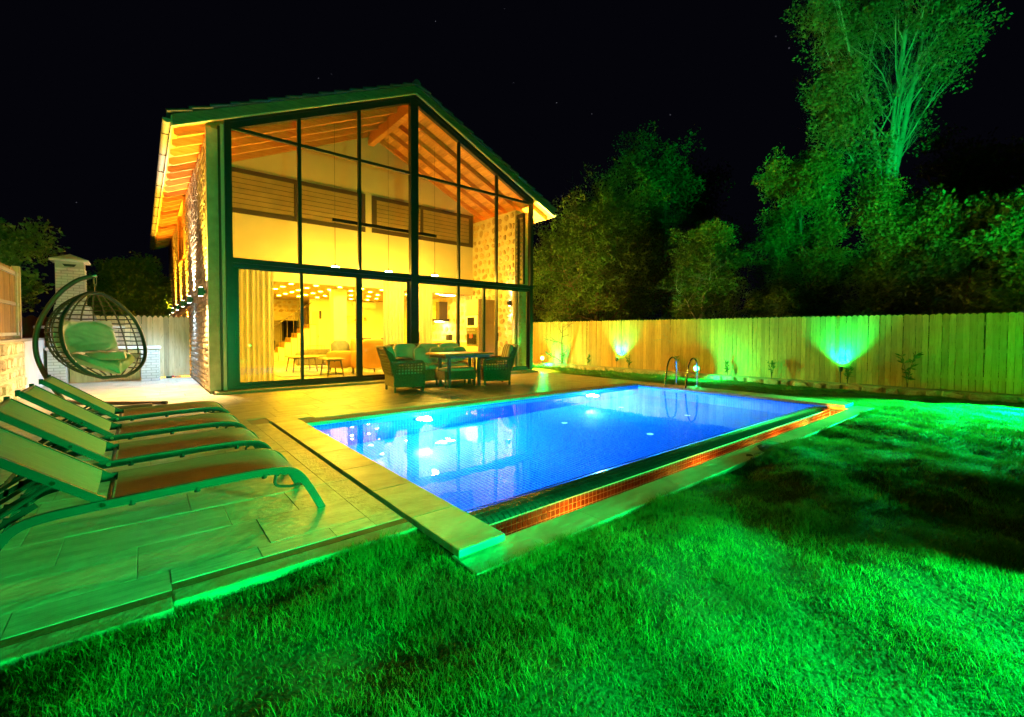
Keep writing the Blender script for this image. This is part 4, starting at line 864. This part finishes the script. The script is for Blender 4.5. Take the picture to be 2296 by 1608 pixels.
# ================================================================== DINING SET
def lattice(q, o, u, v, W, H, nu, nv, t=.012, wd=.02):
    """woven open band: vertical and horizontal strips"""
    o, u, v = Vector(o), Vector(u), Vector(v); n = u.cross(v)
    for i in range(nu+1): q.bar(o+u*(W*i/nu), o+u*(W*i/nu)+v*H, wd, t, n)
    for j in range(nv+1): q.bar(o+v*(H*j/nv), o+v*(H*j/nv)+u*W, t, wd*.9, v)
def wicker_seat(nm, label, cat, W, loc, rz, group=None, n_c=1, cm='cushion_grey', D=.66):
    """wicker seat facing -y in its own frame; width W along x"""
    t = thing(nm, label, cat, loc, rz, group); x = W/2; y = D/2
    obj('skirt', MB().bbox(-x, x, -y, y, .10, .36, .015), 'wicker', t)
    for a in (-x+.03, x-.03):
        for b in (-y+.03, y-.03): obj('leg', MB().box(a-.02, a+.02, b-.02, b+.02, 0, .10), 'table_dark', t)
    q = MB(); lattice(q, (-x+.02, y+.02, .36), (1, 0, 0), Vector((0, .22, 1)).normalized(), W-.04, .54, max(8, int(W/.055)), 9, .012, .022); obj('back_weave', q, 'wicker', t)
    obj('back_rim', MB().tube(smoothpath([(-x, y-.02, .36), (-x-.01, y+.06, .62), (-x+.03, y+.155, .88), (-x+.12, y+.18, .935), (x-.12, y+.18, .935), (x-.03, y+.155, .88), (x+.01, y+.06, .62), (x, y-.02, .36)], 4), .026, 8), 'wicker', t, 60)
    for s in (-1, 1):
        q = MB(); lattice(q, (s*(x-.01), -y+.03, .36), (0, 1, 0), (0, 0, 1), D-.05, .24, 9, 4, .012, .026); obj('arm_weave', q, 'wicker', t)
        obj('arm_rim', MB().tube(smoothpath([(s*(x-.005), -y+.01, .12), (s*(x-.005), -y+.0, .5), (s*(x-.005), -y+.03, .60), (s*(x-.005), -y+.12, .635), (s*(x-.005), y, .645), (s*(x-.005), y+.07, .70)], 5), .026, 8), 'wicker', t, 60)
        q = MB(); q.prism([(y-.05, .36), (y+.03, .36), (y+.16, .90), (y+.02, .80), (y-.08, .62)], 'x', s*(x-.006)-.008, s*(x-.006)+.008); obj('wing', q, 'wicker', t)
    for k in range(n_c):
        a = -x+.05+(W-.1)*k/n_c; b = a+(W-.1)/n_c
        obj('seat_cushion', puff(a+.004, b-.004, -y+.0, y-.10, .35, .48, 5), cm, t, 179)
        rot = Matrix.Translation((0, y-.06, .46)) @ Matrix.Rotation(R(-13), 4, 'X')
        c = obj('back_cushion', puff(a+.004, b-.004, -.075, .065, 0, .52, 4).xf(rot), cm, t, 179)
        if cm == 'cushion_stripe':
            for j in range(3):
                u0 = a+(b-a)*(.18+.27*j); obj('stripe', puff(u0, u0+.06, -.079, .069, .02, .505, 5).xf(rot), 'stripe_dark', c, 179)
    return t
PI = math.pi
wicker_seat('wicker_armchair', 'wicker armchair with its back to the lounge window, left of the outdoor table', 'armchair', .66, (3.0, -1.80, 0), PI/2-R(8), 'wicker armchairs')
wicker_seat('wicker_armchair', 'wicker armchair with striped beige back cushion, right of the outdoor table', 'armchair', .66, (5.25, -2.03, 0), -PI/2-R(22), 'wicker armchairs', 1, 'cushion_stripe')
ws = wicker_seat('wicker_sofa', 'wicker garden sofa with grey cushions against the glass front', 'sofa', 1.95, (4.22, -.98, 0), 0, None, 3)
for k, (x, rz) in enumerate(((3.86, .1), (4.3, -.1), (4.66, .12), (4.98, -.05))):
    c = obj('cushion', puff(-.19, .19, -.06, .06, -.19, .19, 3).xf(Matrix.Rotation(R(-14), 4, 'X')), ['cushion_grey', 'cushion_stripe'][k % 2], None, 179, loc=(x, -.93, .70)); c.rotation_euler = (0, 0, rz)
    tag(c, ['leftmost scatter cushion on the garden sofa', 'second scatter cushion from the left on the garden sofa', 'third scatter cushion from the left on the garden sofa', 'rightmost scatter cushion on the garden sofa'][k], 'cushion', 'scatter cushions on the garden sofa')
dt = thing('outdoor_table', 'rectangular outdoor table with brown top in front of the wicker sofa', 'table', (4.38, -1.86, 0))
obj('table_top', MB().bbox(-.68, .66, -.44, .42, .725, .775, .018), 'table_wood', dt)
obj('apron', MB().box(-.6, .58, -.37, .35, .67, .724), 'table_dark', dt)
for a in (-.42, .40):
    for b in (-.20, .20): obj('leg', MB().bbox(a-.03, a+.03, b-.03, b+.03, 0, .67, .005), 'table_dark', dt)
ot = thing('wicker_footstool', 'wicker bench footstool with thin cushion half under the outdoor table', 'footstool', (4.32, -1.76, 0), R(-6))
obj('skirt', MB().bbox(-.40, .40, -.27, .27, .16, .36, .015), 'wicker', ot); obj('seat_cushion', puff(-.40, .40, -.27, .27, .355, .43, 7), 'cushion_stripe', ot, 179)
for a in (-.37, .37):
    for b in (-.24, .24): obj('leg', MB().box(a-.018, a+.018, b-.018, b+.018, 0, .17), 'table_dark', ot)
# ================================================================== BARBECUE OF WHITE BRICK
bq = thing('brick_barbecue', 'white brick barbecue with tapered chimney and white counter on brick piers', 'barbecue', (-2.0, 4.0, 0))
bm_ = MB(); bm_.bbox(-.5, .5, -.5, .5, -.5, .5, .0); brick = chamfer_tile(); bmesh_ = {}
def bricks(x0, x1, yf, z0, z1, bl=.20, bh=.066, par=bq, side=None, taper=None):
    """courses of bricks standing proud of a face (front at y = yf, or a side at x = side)"""
    k = 0; z = z0
    while z < z1-.02:
        hh = min(bh, z1-z); a0, a1 = (x0, x1) if not taper else taper(z+hh/2)
        x = a0-(bl/2 if k % 2 else 0)
        while x < a1-.01:
            l, r_ = max(x, a0), min(x+bl, a1)
            if r_-l > .02:
                o = bpy.data.objects.new('brick', BM); COL.objects.link(o); o.parent = par
                if side is None: o.location = ((l+r_)/2, yf, z+hh/2); o.rotation_euler = (R(90), 0, 0); o.scale = (r_-l-.015, hh-.015, .024)
                else: o.location = (side, (l+r_)/2, z+hh/2); o.rotation_euler = (R(90), 0, R(90)); o.scale = (r_-l-.015, hh-.015, .024)
            x += bl
        z += hh; k += 1
BM = chamfer_tile().mesh('brick', 'white_brick')
W_ = 'brick_joint'
obj('pier', MB().box(.64, 1.0, -.2, .33, 0, .80), W_, bq); obj('pier', MB().box(-.98, -.68, -.2, .33, 0, .80), W_, bq)
bricks(.64, 1.0, -.205, .0, .80); bricks(-.2, .33, 0, 0, .80, side=1.005); bricks(-.98, -.68, -.205, .0, .80)
obj('counter', MB().bbox(-1.02, 1.04, -.24, .33, .803, .87, .012), 'white_gloss', bq); obj('back_panel', MB().box(-.66, .62, .2, .32, 0, .80), 'back_pine', bq)
# hood body and chimney
obj('hood', MB().prism([(-1.0, .872), (.05, .872), (-.28, 1.85), (-.86, 1.85)], 'y', -.05, .42), W_, bq)
bricks(0, 0, -.056, .88, 1.85, taper=lambda z: (-1.0+.14*(z-.872)/.978+.01, .05-.33*(z-.872)/.978-.01))
obj('ledge', MB().bbox(-1.12, .12, -.1, .42, 1.26, 1.33, .01), W_, bq) if False else None
obj('shelf', MB().bbox(-1.2, .35, -.11, .1, 1.30, 1.36, .01), 'white_render', bq)
ch = obj('chimney', MB().box(-.84, -.36, -.03, .42, 1.85, 2.86), W_, bq); bricks(-.84, -.36, -.036, 1.852, 2.72); bricks(-.03, .42, 0, 1.852, 2.72, side=-.355)
obj('smoke_slot', MB().prism([(-.72, 2.80), (-.48, 2.80), (-.52, 2.74), (-.68, 2.74)], 'y', -.042, -.031), 'black_plastic', bq)
q = MB(); q.bbox(-.93, -.27, -.12, .51, 2.862, 2.91, .008); q.add([(-.92, -.11, 2.911), (-.28, -.11, 2.911), (-.28, .50, 2.911), (-.92, .50, 2.911), (-.6, .19, 3.06)], [(0, 1, 4), (1, 2, 4), (2, 3, 4), (3, 0, 4)]); obj('chimney_cap', q, 'white_render', bq)
# ================================================================== FENCES AND WALLS
def boards(par, A, B, pitch, z0, z1, m, th=.022, gap=.006, point=.035, out=1, jit=.012):
    """palisade boards with pointed (dog-ear) tops from A to B, one part each"""
    A, B = Vector((*A, 0)), Vector((*B, 0)); L_ = (B-A).length; d = (B-A).normalized(); n = int(L_/pitch); hw_ = pitch/2-gap/2
    H = z1-z0
    vs = []
    for k in range(4):
        r = random.Random(k); e = hw_*(.45+.1*r.random()); vs.append(MB().prism([(-hw_, 0), (hw_, 0), (hw_, H-point), (e*.5, H), (-e*.5, H), (-hw_, H-point)], 'y', -th/2, th/2).mesh('fence_board', m))
    for i in range(n):
        p = A+d*(pitch*(i+.5)); o = bpy.data.objects.new('fence_board', vs[rnd.randrange(4)]); COL.objects.link(o); o.parent = par
        o.location = (p.x, p.y, z0+rnd.uniform(-jit, jit*.3)); o.rotation_euler = (rnd.uniform(-.004, .004), rnd.uniform(-.006, .006), math.atan2(d.y, d.x)+rnd.uniform(-.03, .03))
FA, FB = Vector((14.12, -12.2, 0)), Vector((12.72, 9.0, 0)); fd = (FB-FA).normalized(); fn = Vector((-fd.y, fd.x, 0))   # fn points to the garden (-x)
fline = lambda y: FA+fd*((y-FA.y)/fd.y)
fe = thing('plank_fence', 'long pine plank fence with pointed tops along the lawn', 'fence', (13.5, -3, -.1))
FL = Vector((13.5, -3, -.1))
boards(fe, (FA-FL).xy, (FB-FL).xy, .1205, -.04, 1.86, 'fence_pine')
for z in (.30, .95, 1.6):
    a, b = FA-FL-fn*.035, FB-FL-fn*.035; obj('fence_rail', MB().bar((a.x, a.y, z), (b.x, b.y, z), .04, .08), 'fence_pine', fe)
for y in (-11, -6.84, -1.9, 3.1, 8.0):
    p = fline(y)-FL; obj('fence_post', MB().box(p.x-.035, p.x+.035, p.y-.035, p.y+.035, -.25, 1.84).xf(Matrix.Translation(fn*-.06)), 'red_wood', fe)
p = fline(-6.84)-FL; obj('cover_strip', MB().box(-.02, -.012+.0, -.05, .03, 0, 1.86).xf(Matrix.Translation(Vector((p.x, p.y, -.04))+fn*.012)), 'rafter_pine', fe)
# low stone kerb at the foot of the fence
ke = thing('stone_kerb', 'low kerb of rough stones at the foot of the plank fence', 'kerb', (13.2, -3, 0)); KL = Vector((13.2, -3, 0))
ang = math.atan2(fd.y, fd.x)
q = MB(); a, b = FA-KL+fn*.20, FB-KL+fn*.20; q.bar((a.x, a.y, -.25), (b.x, b.y, -.25), .40, .26); obj('kerb_body', q, 'mortar', ke)
stone_wall(ke, FB-KL+fn*.405+Vector((0, 0, -.37)), -fd, (0, 0, 1), fn, 21, .25, .24, .95, .06, 'field_stone', 90, aspect=1.6, seed=31)
# left: stone retaining wall with a plank screen on it
lwl = thing('stone_wall', 'knee-to-waist high rubble wall along the left side of the deck', 'wall', (-3.2, 0, 0))
obj('wall_core', MB().box(-.5, .13, -9, 4.3, -.3, 1.05), 'mortar_light', lwl)
stone_wall(lwl, (.135, -8.9, 0), (0, 1, 0), (0, 0, 1), (1, 0, 0), 10.6, 1.05, .20, .84, .05, 'field_stone', 190, aspect=1.2, seed=41)
obj('render_patch', MB().box(.13, .16, 1.75, 4.3, 0, 1.04), 'white_render', lwl)
obj('wall_cap', MB().bbox(-.52, .15, -9, 4.3, 1.052, 1.085, .008), 'concrete', lwl)
scn = thing('plank_screen', 'tall pine plank screen with pale rails standing on the left rubble wall', 'fence', (-3.22, 0, 1.08))
boards(scn, (-.04, -8.5), (-.04, 2.45), .135, 0.02, 1.40, 'fence_pine', point=.03, gap=.004)
for z in (.10, .68, 1.27): obj('screen_rail', MB().box(-.01, .035, -8.5, 2.4, z-.03, z+.03), 'pale_rail', scn)
for y in (-7.5, -5.2, -2.9, -.55, 2.45): obj('screen_post', MB().box(-.06, .05, y-.05, y+.05, 0, 1.44), 'back_pine', scn)
for y in (-.30, 2.1): obj('screen_stile', MB().box(.036, .06, y-.03, y+.03, .08, 1.3), 'pale_rail', scn)
o = obj('latch_plate', MB().bbox(.061, .085, -.28, -.02, .55, .78, .006), 'anthracite', scn)
rp = thing('red_fence', 'short dark red-brown board fence behind the swing stand', 'fence', (-2.9, 4.9, 0))
boards(rp, (-.75, 0), (.35, 0), .2, 0, 1.62, 'red_wood', point=.06)
obj('fence_rail', MB().box(-.75, .35, .015, .05, 1.0, 1.08), 'red_wood', rp)
bf = thing('plank_fence', 'pale pine plank fence closing the yard behind the barbecue', 'fence', (-1.4, 4.52, 0))
boards(bf, (-1.05, 0), (1.10, 0), .112, .03, 1.66, 'back_pine', point=.05, gap=.003)
for z in (.25, .9, 1.4): obj('fence_rail', MB().box(-1.05, 1.1, .014, .05, z-.04, z+.04), 'back_pine', bf)
o = thing('hand_broom', 'small dark hand broom with a red part at the foot of the pale fence', 'broom', (-.72, 4.36, 0))
obj('bristles', MB().bbox(-.13, .0, -.03, .03, .0, .05, .012), 'black_plastic', o); obj('handle', MB().tube([(0, 0, .03), (.2, .02, .02)], .013, 8), 'black_plastic', o); obj('ferrule', MB().bbox(-.02, .05, -.02, .02, .015, .06, .008), 'red_plastic', o)
# ================================================================== GARDEN LAMPS
def garden_lamp(x, y, z, aim, pw, label, ang=110, blend=.6, h=.28, rl=.052, glow='green_glow', group='green garden spotlights', col=GREEN, bare=False):
    t = thing('garden_spotlight', label, 'spotlight', (x, y, z), 0, group); a = Vector(aim).normalized(); rot = a.to_track_quat('Z', 'Y').to_matrix().to_4x4()
    obj('spike', MB().tube([(0, 0, 0), (0, 0, h-.02)], [.008, .012], 8), 'black_plastic', t)
    hd_ = Matrix.Translation((0, 0, h)) @ rot
    hb = obj('head', MB().tube([(0, 0, -.09), (0, 0, -.06), (0, 0, .02), (0, 0, .045)], [.03, .045, rl+.006, rl+.010], 14).xf(hd_), 'black_plastic', t, 50)
    obj('lens', MB().cyl((0, 0, .046), rl, .004, 16).xf(hd_), glow, hb)
    light('green_light', 'POINT' if bare else 'SPOT', Vector((0, 0, h))+a*(.10 if bare else .07), a, pw*.2, col, t, ang, blend, .05); return t
def fl_at(y, off): p = fline(y)+fn*off; return p.x, p.y
x, y = fl_at(3.88, .6); garden_lamp(x, y, -.3, (-.75, -.9, -.02), 320, 'green spotlight shining this way close to the corner of the house', 150, .5, .42, .075, bare=True)
x, y = fl_at(.24, .22); garden_lamp(x, y, -.13, (.42, -.1, 1.0), 750, 'green spotlight throwing a fan of light up the fence, left of the ladder', 105, .85, .36)
x, y = fl_at(-3.23, .9); garden_lamp(x, y, -.32, (-.85, -.45, .02), 380, 'green spotlight shining this way from the fence just right of the ladder', 160, .5, .42, .08, bare=True)
x, y = fl_at(-6.96, .20); garden_lamp(x, y, -.13, (.42, .05, 1.0), 950, 'green spotlight throwing a fan of light up the fence beside the cover strip', 110, .85, .42)
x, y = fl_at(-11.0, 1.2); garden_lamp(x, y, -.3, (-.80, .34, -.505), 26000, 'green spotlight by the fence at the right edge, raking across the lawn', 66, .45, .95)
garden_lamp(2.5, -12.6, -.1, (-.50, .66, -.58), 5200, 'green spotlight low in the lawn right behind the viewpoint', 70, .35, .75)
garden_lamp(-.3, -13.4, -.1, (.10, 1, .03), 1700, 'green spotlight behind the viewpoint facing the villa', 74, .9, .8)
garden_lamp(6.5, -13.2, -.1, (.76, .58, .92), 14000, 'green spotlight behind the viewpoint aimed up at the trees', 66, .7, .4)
# ================================================================== PLANTS
def leafmesh(pts, dirs, size, m, name, rng, wdt=.42):
    """many small folded leaf quads; pts (n,3), dirs (n,3)"""
    n = len(pts); pts = np.asarray(pts); s = size*(.55+.9*rng.random(n))[:, None]
    d = np.asarray(dirs)+rng.normal(0, .55, (n, 3)); d /= np.linalg.norm(d, axis=1)[:, None]
    u = np.cross(d, rng.normal(0, 1, (n, 3))); u /= np.linalg.norm(u, axis=1)[:, None]+1e-9
    V = np.stack([pts, pts+d*s*.5+u*s*wdt*.5, pts+d*s, pts+d*s*.5-u*s*wdt*.5], 1).reshape(-1, 3); b = np.arange(n)*4
    return arr_mesh(name, V, np.stack([b, b+1, b+2, b+3], -1), m)
def shrub(y, off, h, label, seed):
    p = fline(y)+fn*off; t = thing('young_shrub', label, 'shrub', (p.x, p.y, -.13), 0, 'young shrubs planted along the fence'); rg_ = np.random.default_rng(seed); P = []; Dr = []
    for k in range(3):
        az = rg_.uniform(0, 6.28); top = Vector((math.cos(az)*h*.16, math.sin(az)*h*.16, h*(.75+.25*rg_.random())))
        pts = smoothpath([(0, 0, 0), (top.x*.3, top.y*.3, top.z*.5), tuple(top)], 5); obj('stem', MB().tube(pts, [.009*(1-.06*i) for i in range(len(pts))], 5), 'bark', t)
        for i in range(16):
            f = .3+.7*rg_.random(); q_ = pts[int(f*(len(pts)-1))]; a = rg_.uniform(0, 6.28); P.append(tuple(q_)); Dr.append((math.cos(a), math.sin(a), .75))
    rgd = rg_; obj('leaves', leafmesh(P, Dr, .15*max(.7, h), 'leaf_mid', 'leaves', rgd, .34), None, t)
sh = [(3.0, .5, 'first young shrub from the house, in front of the pine fence'), (1.65, .55, 'second young shrub from the house, left of the fan-shaped lamp glow'), (-.3, .55, 'young shrub just right of the fan-shaped glow nearer the house'), (-2.2, .62, 'young shrub above the pool ladder'), (-3.95, .55, 'young shrub right of the lamp that shines beside the ladder'), (-5.25, .62, 'bushy young shrub halfway along the fence'), (-7.12, .55, 'young shrub standing in the glow beside the cover strip'), (-8.35, .95, 'tallest young shrub, in the right part of the fence')]
for k, (y, h, l_) in enumerate(sh): shrub(y, .22, h, l_, 50+k)
# ---- trees: limbs grown recursively, leaves clumped on the twigs
def tree(nm, label, loc, H, spread, trunks, leafm, barkm, nleaf, lsize, seed, base=.25, up=.9, group=None, depth=3, nb=7, lean=(0, 0), r0=.2, clump=.32, cat='tree', droop=0., top=1.0, lf=.62, split=None):
    rg_ = np.random.default_rng(seed); r = random.Random(seed); t = thing(nm, label, cat, loc, 0, group); wood = MB(); tips = []; tdir = []
    def limb(p, d, L_, rad, dep):
        k = 5; pts = [p]; q_ = Vector(p); dd = Vector(d)
        for i in range(k):
            sg_ = .05 if dep == 0 else .16; dd = (dd+Vector((r.gauss(0, sg_), r.gauss(0, sg_), r.gauss(0, .10)+.10*up-droop*dep*.12))).normalized(); q_ = q_+dd*(L_/k); pts.append(q_.copy())
        wood.tube(pts, [rad*(1-.75*i/k) for i in range(k+1)], 7 if dep == 0 else (5 if dep == 1 else 4), caps=False)
        if dep >= 1:
            for i in range(2, k+1): tips.append((pts[i], dd.copy(), L_))
        if dep < depth:
            n = nb if dep == 0 else max(3, nb-2-dep)
            for j in range(n):
                f = (base if dep == 0 else .25)+(1-(base if dep == 0 else .25))*(j+r.random())/n; i = min(int(f*k), k-1); pp = pts[i].lerp(pts[i+1], f*k-i); ax = (pts[i+1]-pts[i]).normalized()
                az = 2.4*j+r.random()*1.2; s_ = ax.cross(Vector((0, 0, 1)) if abs(ax.z) < .95 else Vector((1, 0, 0))).normalized(); s2 = ax.cross(s_)
                sp_ = spread*(1.0 if dep == 0 else .8); nd = (ax*up+(s_*math.cos(az)+s2*math.sin(az))*sp_).normalized()
                limb(pp, nd, L_*lf*(1-.38*f*top)*(.75+.5*r.random()) if dep == 0 else L_*(.55)*(.7+.5*r.random()), rad*(1-.7*f)*(.36 if split else .55), dep+1)
    if split:
        wood.tube([(0, 0, 0), (.05, 0, split*.5), (0, 0, split)], [r0*1.5, r0*1.25, r0*1.1], 10, caps=False)
        for lat, dep_, hf in ((-.24, .02, .72), (-.03, .1, .8), (.03, -.06, .8), (.10, .03, .7), (-.42, -.12, .34), (.18, -.1, .45)):
            limb(Vector((lat*.6*Rt.x, lat*.6*Rt.y, split-.15)), Vector((Rt.x*lat+F.x*dep_, Rt.y*lat+F.y*dep_, 1)).normalized(), H*hf, r0*(.72 if abs(lat) < .2 else .35), 0)
    for k in range(trunks if not split else 0):
        a = 2*math.pi*k/max(1, trunks)+.7; sp_ = .0 if trunks == 1 else (.08 if trunks == 3 else .16)
        limb(Vector((math.cos(a)*.15*(trunks > 1), math.sin(a)*.15*(trunks > 1), 0)), Vector((math.cos(a)*sp_+lean[0], math.sin(a)*sp_+lean[1], 1)).normalized(), H*(.95 if k == 0 else .75+.2*r.random()), r0*(1 if k == 0 else .75), 0)
    obj('trunk', wood, barkm, t, 179)
    m_ = 34; ids = rg_.integers(0, len(tips), nleaf//m_); P = []; Dn = []
    for i in ids:
        p, d, L_ = tips[i]; c = np.array(p)+np.clip(rg_.normal(0, clump*.4, 3), -clump*.6, clump*.6)
        P.append(c+np.clip(rg_.normal(0, clump*.40, (m_, 3)), -clump*.62, clump*.62)*np.array((1, 1, .7))); Dn.append(np.tile(np.array(d)*.5+np.array((0, 0, -.15)), (m_, 1))+rg_.normal(0, .4, (m_, 3)))
    P = np.concatenate(P); Dn = np.concatenate(Dn); wx, wy, wz = P[:, 0]+loc[0], P[:, 1]+loc[1], P[:, 2]+loc[2]
    bad = ((wx < FA.x+(wy-FA.y)*fd.x/fd.y+.25) & (wx > 9)) | ((wx > -3.45) & (wx < -2) & (wy < 4)); P, Dn = P[~bad], Dn[~bad]
    if split: k_ = (np.hypot(P[:, 0], P[:, 1]) > .9+.9*rg_.random(len(P))) | (P[:, 2] > 12.5); P, Dn = P[k_], Dn[k_]
    obj('crown', leafmesh(P, Dn, lsize, leafm, 'crown', rg_, .52), None, t)
    return t
def at(px, dist, z=-.3):
    """ground point seen at picture column px (0-2296) and a distance from the viewpoint"""
    d = (F.xy*999.1+Rt.xy*(px-1148)).normalized(); p = CAM.xy+d*dist; return (p.x, p.y, z)
tree('poplar_tree', 'very tall pale-barked poplar rising out of the top of the picture', at(1975, 21.5), 14, .54, 4, 'leaf_pale', 'bark_pale', 72000, .105, 11, base=.22, up=1.1, nb=12, r0=.17, clump=.48, lf=.33, split=5.6)
tree('bushy_tree', 'big rounded olive-green tree behind the fence right beside the house', at(1335, 23), 7.4, .95, 2, 'leaf_mid', 'bark', 90000, .125, 21, base=.10, up=.45, nb=13, r0=.2, clump=.55, lf=.50)
tree('dark_tree', 'tall dark rounded tree behind the olive-green tree', at(1490, 30), 12, .8, 2, 'leaf_dark', 'bark', 60000, .16, 22, base=.08, up=.6, nb=14, r0=.25, clump=.75, lf=.36)
tree('young_tree', 'small brightly lit tree with a pointed tip behind the fence', at(1555, 17.8), 5.4, .8, 1, 'leaf_mid', 'bark_pale', 36000, .095, 23, base=.12, up=.5, nb=13, r0=.09, clump=.3, lf=.34, top=1.6)
tree('low_bush', 'low leafy bush just above the fence, right of the small bright tree', at(1718, 17.5), 2.9, .8, 2, 'leaf_mid', 'bark', 9500, .095, 24, base=.3, up=.4, nb=7, r0=.05, clump=.28, cat='bush', lf=.34)
tree('slender_tree', 'slender leafy tree standing left of the poplar', at(1838, 19.5), 7.9, .6, 1, 'leaf_mid', 'bark', 60000, .095, 25, base=.08, up=.5, nb=16, r0=.12, clump=.36, lf=.20)
tree('shade_tree', 'dim leafy tree filling the gap at the foot of the poplar', at(2000, 19), 5.9, .8, 1, 'leaf_mid', 'bark', 44000, .095, 26, base=.15, up=.5, nb=11, r0=.14, clump=.42, lf=.28)
tree('shade_tree', 'dim drooping tree right of the poplar foot', at(2115, 17.8), 3.9, .9, 2, 'leaf_dark', 'bark', 30000, .095, 27, base=.2, up=.4, nb=8, r0=.1, clump=.4, droop=.4, lf=.36)
tree('shade_tree', 'dark tree in the gloom behind the right end of the fence', at(2165, 26), 9.0, .8, 2, 'leaf_dark', 'bark', 26000, .15, 30, base=.2, up=.5, nb=8, r0=.16, clump=.6, lf=.3)
tree('leafy_bush', 'large-leaved bright bush at the right edge above the fence', at(2312, 17.0), 4.7, .75, 2, 'leaf_mid', 'bark', 30000, .105, 28, base=.35, up=.55, nb=8, r0=.1, clump=.36, lf=.34)
tree('dark_bush', 'low dark bush behind the fence between house and ladder', at(1260, 20), 2.1, .9, 2, 'leaf_dark', 'bark', 12000, .13, 33, base=.1, up=.3, nb=7, r0=.06, clump=.35, cat='bush', lf=.5)
tree('dark_bush', 'low dark bush behind the middle of the long fence', at(1630, 19.5), 2.0, .95, 2, 'leaf_dark', 'bark', 12000, .13, 34, base=.1, up=.3, nb=7, r0=.06, clump=.35, cat='bush', lf=.5)
tree('dark_bush', 'low dark bush behind the fence at the slender tree', at(1915, 17.8), 2.4, .95, 2, 'leaf_dark', 'bark', 12000, .12, 35, base=.1, up=.3, nb=7, r0=.06, clump=.35, cat='bush', lf=.42)
tree('garden_tree', 'olive-green tree over the plank screen at the left edge', at(-45, 15, .9), 2.5, .7, 2, 'leaf_mid', 'bark', 15000, .10, 36, base=.15, up=.5, nb=9, r0=.1, clump=.3, lf=.36)
tree('round_tree', 'dim round-headed tree beyond the yard, left of the villa', at(298, 25), 4.1, .9, 2, 'leaf_mid', 'bark', 40000, .12, 37, base=.15, up=.45, nb=10, r0=.14, clump=.4, lf=.42)
